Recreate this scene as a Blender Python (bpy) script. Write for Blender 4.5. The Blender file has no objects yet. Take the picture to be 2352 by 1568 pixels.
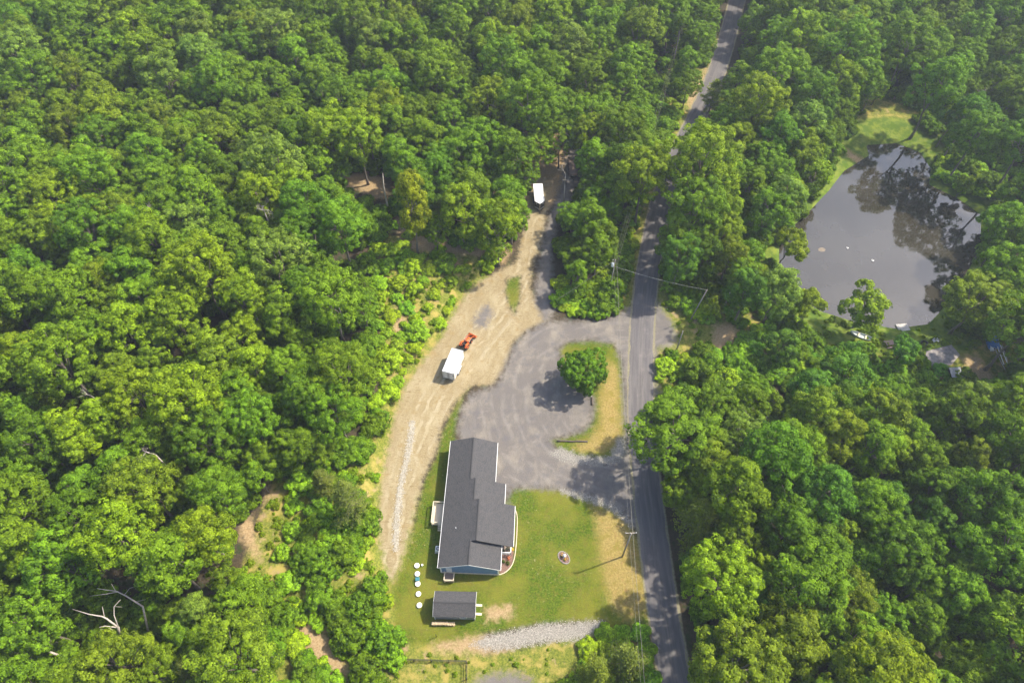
import bpy, math, random
import numpy as np
from mathutils import Vector, Matrix

# ------------------------------------------------------------------ camera, sky, sun, exposure
SC = bpy.context.scene
COL = SC.collection
CAM_H = 108.0
PITCH = math.radians(54.0)          # below the horizon
FPX = 1568.0                        # focal length in units of a 2352 px wide frame
cam_d = bpy.data.cameras.new('camera')
cam_d.sensor_width = 36.0
cam_d.lens = 36.0 * FPX / 2352.0
cam_d.clip_start = 0.5
cam_d.clip_end = 6000.0
cam = bpy.data.objects.new('camera', cam_d)
COL.objects.link(cam)
cam.location = (0, 0, CAM_H)
cam.rotation_euler = (math.pi / 2 - PITCH, 0, 0)
SC.camera = cam

SUN_TO = Vector((0.75, 0.27, 1.0)).normalized()
SUN_EL = math.asin(SUN_TO.z)
SUN_AZ = math.atan2(SUN_TO.x, SUN_TO.y)
world = bpy.data.worlds.new('World')
SC.world = world
world.use_nodes = True
wt = world.node_tree
sky = wt.nodes.new('ShaderNodeTexSky')
sky.sky_type = 'NISHITA'
sky.sun_disc = False
sky.sun_elevation = SUN_EL
sky.sun_rotation = SUN_AZ
sky.altitude = 300
sky.dust_density = 3.0
sky.air_density = 1.0
bg = wt.nodes['Background']
bg.inputs['Strength'].default_value = 0.14
wt.links.new(sky.outputs['Color'], bg.inputs['Color'])
sun_d = bpy.data.lights.new('sun', 'SUN')
sun_d.energy = 3.5
sun_d.angle = math.radians(1.4)
sun_d.color = (1.0, 0.925, 0.79)
sun = bpy.data.objects.new('sun', sun_d)
COL.objects.link(sun)
sun.location = (60, 30, 160)
sun.rotation_euler = (-SUN_TO).to_track_quat('-Z', 'Y').to_euler()
SC.view_settings.view_transform = 'Standard'
SC.view_settings.look = 'None'
SC.view_settings.exposure = 1.26
SC.view_settings.gamma = 1.0
SC.view_settings.use_curve_mapping = False
cy = SC.cycles
cy.max_bounces = 4
cy.diffuse_bounces = 2
cy.use_adaptive_sampling = True
cy.adaptive_threshold = .03
cy.glossy_bounces = 2
cy.transmission_bounces = 2
cy.volume_bounces = 0
cy.use_denoising = True
cy.caustics_reflective = False
cy.caustics_refractive = False

# ------------------------------------------------------------------ surveying: image position -> ground position
SP, CP = math.sin(PITCH), math.cos(PITCH)


def G0(u, v, z=0.0):
    a, b = (u - 1176.0) / FPX, (v - 784.0) / FPX
    d = (CAM_H - z) / (SP + b * CP)
    return np.array([a * d, d * (CP - b * SP)])


def PJ(x, y, z):
    d = y * CP + (CAM_H - z) * SP
    b = ((CAM_H - z) * CP - y * SP) / d
    return 1176.0 + FPX * x / d, 784.0 + FPX * b


def poly(pts, z=0.0):
    return np.array([G0(u, v, z) for u, v in pts])


def inside(px, py, P):
    px = np.asarray(px, float)
    py = np.asarray(py, float)
    r = np.zeros(px.shape, bool)
    n = len(P)
    j = n - 1
    for i in range(n):
        xi, yi = P[i]
        xj, yj = P[j]
        if yi != yj:
            c = ((yi > py) != (yj > py)) & (px < (xj - xi) * (py - yi) / (yj - yi) + xi)
            r ^= c
        j = i
    return r


def dist_line(px, py, P, closed=False):
    d = np.full(np.shape(px), 1e9)
    n = len(P)
    for i in range(n if closed else n - 1):
        a = P[i]
        b = P[(i + 1) % n]
        ab = b - a
        L = max(ab @ ab, 1e-9)
        t = np.clip(((px - a[0]) * ab[0] + (py - a[1]) * ab[1]) / L, 0, 1)
        d = np.minimum(d, np.hypot(px - a[0] - t * ab[0], py - a[1] - t * ab[1]))
    return d


def sdist(px, py, P):
    d = dist_line(px, py, P, True)
    return np.where(inside(px, py, P), d, -d)


def sstep(a, b, x):
    t = np.clip((x - a) / (b - a), 0, 1)
    return t * t * (3 - 2 * t)


rnd = random.Random(7)
RNG = np.random.default_rng(11)

# ---- outlines of the place (traced, turned into metres on the ground)
BANK = poly([(1150, 560), (1100, 632), (1062, 672), (1036, 715), (1008, 765), (958, 828), (920, 882), (896, 950), (880, 1035),
             (866, 1120), (858, 1200), (862, 1260), (880, 1340), (905, 1420)])
POND = poly([(1985, 327), (2060, 322), (2120, 345), (2146, 385), (2142, 420), (2205, 450), (2262, 490), (2262, 570), (2215, 650),
             (2165, 720), (2140, 746), (2060, 757), (1960, 740), (1885, 716), (1815, 672), (1785, 610), (1785, 540), (1845, 490),
             (1900, 432), (1935, 387), (1992, 352)], -1.0)
ROADC = [(1610, 1850), (1578, 1690), (1551, 1568), (1535, 1480), (1524, 1400), (1509, 1300), (1496, 1200), (1484, 1100), (1475, 1000), (1472, 900),
         (1473, 800), (1477, 715), (1484, 650), (1492, 600), (1509, 500), (1528, 430), (1560, 350), (1598, 275), (1640, 185), (1668, 100),
         (1693, 0), (1722, -110), (1745, -220), (1765, -320)]
ROAD = poly(ROADC)
ROAD_W = 4.5


def smooth_line(P, step=1.5):
    P = np.asarray(P, float)
    for _ in range(3):
        Q = [P[0]]
        for i in range(len(P) - 1):
            Q.append(P[i] * .75 + P[i + 1] * .25)
            Q.append(P[i] * .25 + P[i + 1] * .75)
        Q.append(P[-1])
        P = np.array(Q)
    s = np.concatenate([[0], np.cumsum(np.linalg.norm(np.diff(P, axis=0), axis=1))])
    t = np.arange(0, s[-1], step)
    return np.stack([np.interp(t, s, P[:, k]) for k in range(P.shape[1])], 1)


ROADS = smooth_line(ROAD, 1.5)
ROAD_D = ROADS[::4]

GRAVEL = poly([(1440, 706), (1400, 731), (1330, 738), (1255, 737), (1212, 760), (1180, 792), (1160, 842), (1140, 885), (1080, 905), (1060, 940),
               (1050, 985), (1060, 1020), (1100, 1080), (1158, 1150), (1164, 1152), (1180, 1122), (1220, 1121), (1280, 1125), (1350, 1143), (1400, 1160), (1430, 1183),
               (1452, 1210), (1510, 1210), (1510, 800), (1545, 796), (1556, 770), (1540, 735), (1510, 690)])
NDRIVE = poly([(1250, 740), (1228, 690), (1238, 610), (1254, 530), (1272, 475), (1290, 420), (1300, 335), (1300, 280), (1335, 280), (1332, 340), (1322, 430), (1310, 480),
               (1276, 520), (1268, 600), (1272, 725)])
ISLAND = poly([(1284, 802), (1304, 786), (1360, 781), (1410, 789), (1428, 830), (1432, 900), (1437, 1000), (1439, 1042), (1400, 1056), (1340, 1053),
               (1290, 1041), (1262, 1010), (1300, 1003), (1340, 990), (1362, 965), (1366, 915), (1345, 905), (1322, 885), (1292, 845)])
DIRT = poly([(1212, 405), (1268, 405), (1262, 480), (1255, 510), (1250, 560), (1228, 605), (1222, 660), (1262, 738), (1212, 762), (1182, 792), (1162, 850), (1135, 888), (1085, 890),
             (1052, 925), (1020, 985), (1007, 1040), (978, 1100), (962, 1160), (946, 1230), (926, 1300), (905, 1342), (884, 1330), (866, 1250), (860, 1190),
             (870, 1100), (884, 1030), (900, 955), (924, 888), (960, 835), (1010, 772), (1035, 722), (1060, 680), (1095, 645), (1135, 622), (1182, 598), (1195, 540), (1205, 500)])
PATCHG = poly([(1165, 640), (1196, 632), (1194, 690), (1182, 722), (1168, 700), (1160, 668)])
GPATCH = poly([(1086, 738), (1108, 705), (1122, 700), (1134, 718), (1116, 752), (1095, 752)])
LAWN = poly([(1080, 885), (1050, 925), (1018, 988), (1005, 1042), (976, 1102), (960, 1162), (944, 1232), (924, 1302), (903, 1345), (905, 1420), (938, 1478), (1100, 1492), (1110, 1455),
             (1250, 1432), (1390, 1428), (1410, 1446), (1500, 1446), (1486, 1330), (1464, 1236), (1448, 1200), (1400, 1158), (1350, 1141), (1280, 1123), (1220, 1119), (1178, 1120), (1160, 1156), (1040, 1120), (1046, 985), (1060, 925)])
DRY1 = poly([(1362, 1158), (1440, 1192), (1462, 1240), (1485, 1340), (1492, 1405), (1440, 1425), (1400, 1385), (1382, 1300), (1372, 1230)])
DRY2 = poly([(1400, 830), (1416, 840), (1424, 900), (1428, 1000), (1418, 1022), (1380, 1040), (1330, 1038), (1315, 1025), (1350, 1008), (1378, 970), (1374, 915), (1385, 880)])
WEEDS = poly([(640, 1100), (860, 1000), (880, 860), (870, 560), (1000, 560), (1100, 600), (1130, 640), (1000, 860), (950, 1200), (940, 1350), (1120, 1500), (1400, 1440), (1540, 1440), (1540, 1700),
              (640, 1700), (560, 1350)])
VERGE = poly([(1490, 480), (1530, 430), (1660, 60), (1540, 60), (1440, 480), (1400, 720), (1445, 725)])
VERGE2 = poly([(1510, 640), (1560, 640), (1720, 720), (1860, 690), (2330, 760), (2360, 900), (2100, 900), (1900, 900), (1700, 860), (1600, 900), (1500, 960)])
STONE = poly([(1085, 1478), (1120, 1461), (1165, 1453), (1240, 1435), (1315, 1430), (1390, 1428), (1374, 1445), (1330, 1468), (1260, 1472), (1180, 1486), (1125, 1490)])
STONE2 = poly([(1262, 1040), (1290, 1030), (1340, 1048), (1400, 1050), (1422, 1005), (1434, 1005), (1438, 1046), (1400, 1066), (1340, 1066), (1290, 1056)])
STONE3 = poly([(1290, 1122), (1350, 1136), (1400, 1152), (1432, 1176), (1450, 1196), (1450, 1208), (1428, 1190), (1395, 1164), (1345, 1148), (1290, 1130)])
LOT = poly([(1085, 1640), (1092, 1560), (1130, 1546), (1200, 1548), (1228, 1570), (1240, 1640)])
BARE = [poly(p) for p in (
    [(562, 1200), (575, 1182), (590, 1205), (600, 1250), (612, 1305), (603, 1302), (566, 1246)],
    [(612, 1130), (628, 1112), (632, 1150), (620, 1175)],
    [(1640, 748), (1682, 738), (1702, 780), (1692, 806), (1636, 798)],
    [(2205, 820), (2245, 815), (2285, 870), (2260, 890), (2225, 850)],
    [(2306, 610), (2352, 560), (2400, 560), (2400, 640), (2330, 640)],
    [(1945, 338), (1990, 356), (1988, 372), (1950, 352)],
    [(1580, 230), (1610, 180), (1622, 150), (1632, 150), (1600, 225), (1590, 270)],
    [(1512, 205), (1530, 150), (1552, 60), (1565, 60), (1550, 160), (1525, 260), (1500, 310), (1495, 290)],
    [(790, 415), (850, 395), (880, 420), (890, 470), (860, 470)],
    [(990, 1480), (1110, 1458), (1190, 1480), (1120, 1502), (1000, 1494)],
    [(1115, 1395), (1175, 1390), (1180, 1415), (1120, 1425)],
    [(905, 740), (925, 700), (935, 760), (915, 800)], [(905, 500), (980, 560), (1100, 575), (1175, 575), (1160, 605), (1040, 600), (930, 590)], [(1010, 610), (1050, 600), (1060, 625), (1020, 640)],
    [(670, 1450), (700, 1420), (790, 1490), (800, 1568), (770, 1568)],
    [(1190, 330), (1290, 300), (1330, 300), (1310, 400), (1260, 480), (1215, 470)],
)]
PAD = poly([(2128, 806), (2185, 792), (2205, 815), (2185, 838), (2120, 842)])


def ground_h(x, y):
    x = np.asarray(x, float)
    y = np.asarray(y, float)
    d = dist_line(x, y, BANK)
    # west of the bank line the hill side begins
    xb = np.interp(y, BANK[::-1, 1], BANK[::-1, 0])
    west = xb - x
    fade = sstep(24, 34, y) * (1 - sstep(96, 122, y) * 0.7)
    h = fade * (1.9 * sstep(-0.6, 2.6, west) + 0.055 * np.clip(west - 2, 0, 120))
    h = np.where(west > -1, h, 0)
    s = sdist(x, y, POND)
    h = h - 1.0 * sstep(-7, -1.0, s) - 1.3 * sstep(-1.0, 3.0, s)
    bump = 0.25 * np.sin(x * .21 + 1.3) * np.sin(y * .17 + .4) + .15 * np.sin(x * .47) * np.sin(y * .39 + 2)
    return h + bump * np.clip((west - 6) / 8, 0, 1)


def gh(x, y):
    return float(ground_h(np.array([x]), np.array([y]))[0])


def G(u, v, up=0.0):
    """world point `up` metres above the ground that is seen at (u, v)"""
    z = 0.0
    for _ in range(5):
        p = G0(u, v, z + up)
        z = gh(p[0], p[1])
    return Vector((p[0], p[1], z + up))


# ------------------------------------------------------------------ node helpers and materials
def nd(t, typ, ins=None, **props):
    n = t.nodes.new(typ)
    for k, v in props.items():
        setattr(n, k, v)
    for k, v in (ins or {}).items():
        s = n.inputs[k]
        if isinstance(v, bpy.types.NodeSocket):
            t.links.new(v, s)
        else:
            if s.type == 'RGBA' and not isinstance(v, (int, float)) and len(v) == 3:
                v = (*v, 1)
            s.default_value = v
    return n


def new_mat(name):
    m = bpy.data.materials.new(name)
    m.use_nodes = True
    t = m.node_tree
    p = t.nodes['Principled BSDF']
    return m, t, p


def noise(t, scale, detail=4, rough=.55, vec=None, dist=0.0):
    ins = {'Scale': scale, 'Detail': detail, 'Roughness': rough, 'Distortion': dist}
    if vec is not None:
        ins['Vector'] = vec
    return nd(t, 'ShaderNodeTexNoise', ins).outputs['Fac']


def rng_(t, val, a, b, c=0.0, d=1.0, smooth=True):
    return nd(t, 'ShaderNodeMapRange', {'Value': val, 'From Min': a, 'From Max': b, 'To Min': c, 'To Max': d},
              interpolation_type='SMOOTHSTEP' if smooth else 'LINEAR').outputs['Result']


def mixc(t, f, a, b, blend='MIX'):
    n = t.nodes.new('ShaderNodeMix')
    n.data_type = 'RGBA'
    n.blend_type = blend
    for i, v in ((0, f), (6, a), (7, b)):
        s = n.inputs[i]
        if isinstance(v, bpy.types.NodeSocket):
            t.links.new(v, s)
        else:
            s.default_value = v if isinstance(v, (int, float)) else (*v[:3], 1)
    return n.outputs[2]


def math_(t, op, a, b=0.0, c=0.0):
    n = t.nodes.new('ShaderNodeMath')
    n.operation = op
    for i, v in enumerate((a, b, c)):
        if isinstance(v, bpy.types.NodeSocket):
            t.links.new(v, n.inputs[i])
        else:
            n.inputs[i].default_value = v
    return n.outputs[0]


def pos(t):
    return nd(t, 'ShaderNodeNewGeometry').outputs['Position']


def scaled(t, vec, s):
    return nd(t, 'ShaderNodeVectorMath', {0: vec, 1: s}, operation='MULTIPLY').outputs[0]


def plain(name, col, rough=.6, var=.12, vs=3.0, metal=0.0, bump=0.0, bs=30.0, spec=.5):
    """a painted or weathered surface: base colour with soft mottling and fine relief"""
    m, t, p = new_mat(name)
    tc = nd(t, 'ShaderNodeTexCoord').outputs['Object']
    n = noise(t, vs, 5, .6, tc)
    c = mixc(t, rng_(t, n, .3, .7), tuple(max(0, x * (1 - var)) for x in col), tuple(min(1, x * (1 + var)) for x in col))
    t.links.new(c, p.inputs['Base Color'])
    p.inputs['Roughness'].default_value = rough
    p.inputs['Metallic'].default_value = metal
    p.inputs['Specular IOR Level'].default_value = spec
    if bump:
        b = nd(t, 'ShaderNodeBump', {'Height': noise(t, bs, 3, .6, tc), 'Strength': bump, 'Distance': .03})
        t.links.new(b.outputs[0], p.inputs['Normal'])
    return m


ZONES = ['weeds', 'lawn', 'dry', 'dirt', 'gravel', 'stone', 'bare', 'edge', 'shore', 'rut', 'rutb']


def make_ground_mat():
    m, t, p = new_mat('ground_cover')
    P = pos(t)
    n_fine = noise(t, 3.2, 6, .65, P)
    n_mid = noise(t, .55, 5, .6, P)
    n_big = noise(t, .12, 4, .55, P)
    n_edge = noise(t, 1.1, 6, .65, P)

    def sd(name):
        return nd(t, 'ShaderNodeAttribute', attribute_name='sd_' + name).outputs['Fac']

    def mask(name, w, amp):
        e = math_(t, 'MULTIPLY_ADD', math_(t, 'SUBTRACT', n_edge, .5), amp, sd(name))
        return rng_(t, e, -w, w)
    # leaf litter
    c = mixc(t, rng_(t, n_fine, .3, .7), (.036, .030, .018), (.075, .056, .034))
    c = mixc(t, rng_(t, n_mid, .52, .66), c, (.026, .042, .012))
    # weeds
    w = mixc(t, rng_(t, n_fine, .32, .68), (.075, .10, .014), (.20, .21, .034))
    w = mixc(t, rng_(t, n_mid, .46, .66), w, (.30, .24, .065))
    w = mixc(t, rng_(t, noise(t, .3, 5, .6, scaled(t, P, (1.4, 1, 1))), .58, .70), w, (.30, .215, .115))
    c = mixc(t, mask('weeds', .8, 3.0), c, w)
    # mown lawn: green, straw-coloured patches, bald pale flecks
    g = mixc(t, rng_(t, n_fine, .3, .7), (.036, .068, .004), (.098, .138, .010))
    g = mixc(t, rng_(t, n_big, .42, .62, 0, .65), g, (.175, .165, .022))
    g = mixc(t, rng_(t, n_mid, .5, .75, 0, .6), g, (.14, .122, .022))
    g = mixc(t, rng_(t, noise(t, 1.3, 6, .7, P), .48, .66, 0, .6), g, (.125, .105, .022))
    fl = math_(t, 'MULTIPLY', rng_(t, noise(t, 2.4, 7, .72, P), .58, .70), rng_(t, noise(t, .13, 3, .5, scaled(t, P, (1, 1.3, 1))), .42, .57))
    g = mixc(t, fl, g, (.33, .29, .175))
    c = mixc(t, mask('lawn', .6, 3.0), c, g)
    d = mixc(t, rng_(t, n_fine, .3, .7), (.185, .138, .040), (.33, .25, .085))
    d = mixc(t, rng_(t, n_mid, .48, .66, 0, .85), d, (.19, .155, .030))
    d = mixc(t, rng_(t, noise(t, 1.4, 6, .7, P), .52, .70, 0, .7), d, (.27, .155, .06))
    c = mixc(t, mask('dry', 1.3, 3.2), c, d)
    sh = mixc(t, rng_(t, n_mid, .4, .65), (.075, .125, .014), (.16, .20, .028))
    c = mixc(t, mask('shore', 1.0, 2.0), c, sh)
    b = mixc(t, rng_(t, n_fine, .3, .7), (.25, .165, .080), (.37, .275, .155))
    c = mixc(t, mask('bare', .9, 3.0), c, b)
    # dirt track with drifting wheel marks
    tr = noise(t, .30, 6, .65, scaled(t, P, (1.3, .7, 1)), .2)
    s = mixc(t, rng_(t, n_fine, .25, .75), (.215, .165, .086), (.285, .228, .130))
    s = mixc(t, rng_(t, tr, .38, .70, 0, .7), s, (.34, .285, .175))

    def ruts(name, freq, wob):
        w_ = math_(t, 'MULTIPLY_ADD', noise(t, .16, 3, .5, P), wob, sd(name))
        q = math_(t, 'SINE', math_(t, 'MULTIPLY', w_, freq))
        return math_(t, 'MULTIPLY', rng_(t, q, .15, .95), rng_(t, noise(t, .35, 4, .6, P), .38, .62))
    r1 = math_(t, 'MULTIPLY', ruts('rut', 3.4, 3.0), rng_(t, sd('rut'), 5.0, 2.5))
    s = mixc(t, math_(t, 'MULTIPLY', r1, .75), s, (.36, .31, .205))
    s = mixc(t, math_(t, 'MULTIPLY', ruts('rut', 5.3, 5.0), .35), s, (.20, .15, .078))
    s = mixc(t, rng_(t, n_mid, .54, .70, 0, .7), s, (.235, .165, .070))
    rill = noise(t, 1.5, 4, .6, scaled(t, P, (.5, 2.6, 0)), .8)
    near_edge = rng_(t, sd('dirt'), 4.0, 1.8)
    s = mixc(t, math_(t, 'MULTIPLY', rng_(t, rill, .56, .68, 0, .7), near_edge), s, (.165, .115, .05))
    c = mixc(t, mask('dirt', .8, 3.2), c, s)
    # grey stone-chip drive, dusted with the dirt
    k = mixc(t, rng_(t, noise(t, 9, 4, .7, P), .3, .7), (.110, .098, .089), (.168, .150, .135))
    k = mixc(t, rng_(t, noise(t, .22, 7, .68, scaled(t, P, (1.3, .8, 1))), .44, .70, 0, .85), k, (.24, .21, .168))
    k = mixc(t, rng_(t, n_mid, .50, .70, 0, .6), k, (.115, .108, .112))
    kt = noise(t, .5, 6, .65, scaled(t, P, (.6, 2.0, 1)), .4)
    k = mixc(t, rng_(t, kt, .58, .70, 0, .35), k, (.26, .235, .205))
    k = mixc(t, math_(t, 'MULTIPLY', ruts('rutb', 3.3, 2.5), .28), k, (.235, .215, .19))
    k = mixc(t, math_(t, 'MULTIPLY', ruts('rutb', 1.9, 4.0), .28), k, (.105, .098, .098))
    c = mixc(t, mask('gravel', 1.1, 4.2), c, k)
    vo = nd(t, 'ShaderNodeTexVoronoi', {'Vector': P, 'Scale': 8.0}, feature='F1')
    st = mixc(t, rng_(t, vo.outputs['Distance'], .05, .6), (.36, .335, .29), (.20, .185, .16))
    c = mixc(t, mask('stone', .8, 3.0), c, st)
    e = mixc(t, rng_(t, n_fine, .3, .7), (.17, .155, .085), (.25, .22, .15))
    c = mixc(t, mask('edge', .16, .55), c, e)
    # far country keeps the wood's own green
    t.links.new(c, p.inputs['Base Color'])
    p.inputs['Roughness'].default_value = .95
    p.inputs['Specular IOR Level'].default_value = .1
    hgt = noise(t, 5.0, 6, .7, P)
    bp = nd(t, 'ShaderNodeBump', {'Height': hgt, 'Strength': .6, 'Distance': .16})
    t.links.new(bp.outputs[0], p.inputs['Normal'])
    return m


def make_leaf_mat(name, dark, light, trans=.22):
    m, t, p = new_mat(name)
    oi = nd(t, 'ShaderNodeObjectInfo')
    lv = nd(t, 'ShaderNodeAttribute', attribute_name='lv').outputs['Fac']
    c = mixc(t, lv, dark, light)
    c = mixc(t, 1.0, c, oi.outputs['Color'], 'MULTIPLY')
    hsv = nd(t, 'ShaderNodeHueSaturation', {'Color': c, 'Hue': rng_(t, oi.outputs['Random'], 0, 1, .488, .508, False),
                                            'Saturation': 1.0, 'Value': rng_(t, oi.outputs['Random'], 0, 1, .86, 1.16, False)})
    c = hsv.outputs[0]
    t.links.new(c, p.inputs['Base Color'])
    p.inputs['Roughness'].default_value = .6
    p.inputs['Specular IOR Level'].default_value = .08
    tr = nd(t, 'ShaderNodeBsdfTranslucent', {'Color': c})
    mx = nd(t, 'ShaderNodeMixShader', {0: trans, 1: p.outputs[0], 2: tr.outputs[0]})
    t.links.new(mx.outputs[0], t.nodes['Material Output'].inputs['Surface'])
    return m


def make_bark(name, a, b):
    m, t, p = new_mat(name)
    tc = nd(t, 'ShaderNodeTexCoord').outputs['Object']
    n = noise(t, 4, 6, .7, scaled(t, tc, (3, 3, .6)))
    t.links.new(mixc(t, rng_(t, n, .3, .7), a, b), p.inputs['Base Color'])
    p.inputs['Roughness'].default_value = .9
    bp = nd(t, 'ShaderNodeBump', {'Height': n, 'Strength': .5, 'Distance': .05})
    t.links.new(bp.outputs[0], p.inputs['Normal'])
    return m


def make_shingles():
    m, t, p = new_mat('asphalt_shingles')
    tc = nd(t, 'ShaderNodeTexCoord').outputs['UV']
    br = nd(t, 'ShaderNodeTexBrick', {'Vector': tc, 'Color1': (.029, .029, .031), 'Color2': (.055, .054, .056), 'Mortar': (.020, .020, .021), 'Scale': 1.0,
                                      'Mortar Size': .012, 'Bias': 0.0, 'Brick Width': .32, 'Row Height': .145})
    n = noise(t, 1.2, 4, .6, tc)
    c = mixc(t, rng_(t, n, .35, .65, 0, .6), br.outputs['Color'], (.060, .055, .055))
    c = mixc(t, rng_(t, noise(t, 7, 4, .75, tc), .42, .66, 0, .75), c, (.086, .083, .083))
    t.links.new(c, p.inputs['Base Color'])
    p.inputs['Roughness'].default_value = .9
    bp = nd(t, 'ShaderNodeBump', {'Height': math_(t, 'ADD', br.outputs['Fac'], noise(t, 30, 3, .6, tc)), 'Strength': .35, 'Distance': -.02})
    t.links.new(bp.outputs[0], p.inputs['Normal'])
    return m


def make_siding(name, col):
    m, t, p = new_mat(name)
    tc = nd(t, 'ShaderNodeTexCoord').outputs['Object']
    sep = nd(t, 'ShaderNodeSeparateXYZ', {0: tc})
    lap = math_(t, 'FRACT', math_(t, 'MULTIPLY', sep.outputs['Z'], 1 / .13))
    n = noise(t, 2.0, 4, .6, tc)
    c = mixc(t, rng_(t, n, .3, .7), tuple(x * .9 for x in col), tuple(x * 1.1 for x in col))
    t.links.new(c, p.inputs['Base Color'])
    p.inputs['Roughness'].default_value = .55
    bp = nd(t, 'ShaderNodeBump', {'Height': lap, 'Strength': .6, 'Distance': -.02})
    t.links.new(bp.outputs[0], p.inputs['Normal'])
    return m


def make_road_mat():
    m, t, p = new_mat('worn_asphalt')
    P = pos(t)
    uv = nd(t, 'ShaderNodeTexCoord').outputs['UV']
    sep = nd(t, 'ShaderNodeSeparateXYZ', {0: uv})
    x = sep.outputs['X']                                  # metres from the centre line
    long_ = scaled(t, uv, (1.0, .06, 1.0))
    c = mixc(t, rng_(t, noise(t, 2.2, 5, .6, long_), .35, .65), (.085, .077, .075), (.138, .125, .118))
    c = mixc(t, rng_(t, noise(t, 14, 4, .7, P), .3, .7, 0, .4), c, (.17, .16, .155))
    ax = math_(t, 'ABSOLUTE', x)
    wheel = math_(t, 'MULTIPLY', rng_(t, ax, .35, .8), rng_(t, ax, 1.9, 1.2))
    c = mixc(t, math_(t, 'MULTIPLY', wheel, rng_(t, noise(t, 1.2, 4, .6, long_), .3, .6, .1, .6)), c, (.095, .088, .092))
    c = mixc(t, rng_(t, noise(t, .35, 5, .65, P), .55, .72, 0, .55), c, (.20, .172, .16))
    edge = math_(t, 'ADD', ax, math_(t, 'MULTIPLY', math_(t, 'SUBTRACT', noise(t, 1.3, 5, .6, P), .5), .9))
    c = mixc(t, rng_(t, edge, 2.0, 2.5, 0, .5), c, (.25, .22, .18))
    t.links.new(c, p.inputs['Base Color'])
    p.inputs['Roughness'].default_value = .9
    p.inputs['Specular IOR Level'].default_value = .2
    bp = nd(t, 'ShaderNodeBump', {'Height': noise(t, 25, 4, .7, P), 'Strength': .4, 'Distance': .02})
    t.links.new(bp.outputs[0], p.inputs['Normal'])
    return m


def make_water():
    m, t, p = new_mat('pond_water')
    P = pos(t)
    c = mixc(t, rng_(t, noise(t, .09, 4, .5, P), .35, .65), (.030, .026, .018), (.044, .039, .029))
    t.links.new(c, p.inputs['Base Color'])
    p.inputs['Roughness'].default_value = .035
    p.inputs['IOR'].default_value = 1.55
    p.inputs['Specular IOR Level'].default_value = .78
    bp = nd(t, 'ShaderNodeBump', {'Height': noise(t, 1.6, 3, .5, P), 'Strength': .04, 'Distance': .04})
    t.links.new(bp.outputs[0], p.inputs['Normal'])
    return m


def make_boards(name, a, b, width=.14, axis='Y'):
    m, t, p = new_mat(name)
    tc = nd(t, 'ShaderNodeTexCoord').outputs['Object']
    sep = nd(t, 'ShaderNodeSeparateXYZ', {0: tc})
    k = math_(t, 'MULTIPLY', sep.outputs[axis], 1 / width)
    wn = nd(t, 'ShaderNodeTexWhiteNoise', {'W': math_(t, 'FLOOR', k)}, noise_dimensions='1D').outputs['Value']
    n = noise(t, 6, 5, .6, scaled(t, tc, (.3, 3, 3) if axis != 'X' else (3, .3, 3)))
    c = mixc(t, math_(t, 'MULTIPLY_ADD', wn, .6, math_(t, 'MULTIPLY', n, .4)), a, b)
    t.links.new(c, p.inputs['Base Color'])
    p.inputs['Roughness'].default_value = .85
    return m


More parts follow.
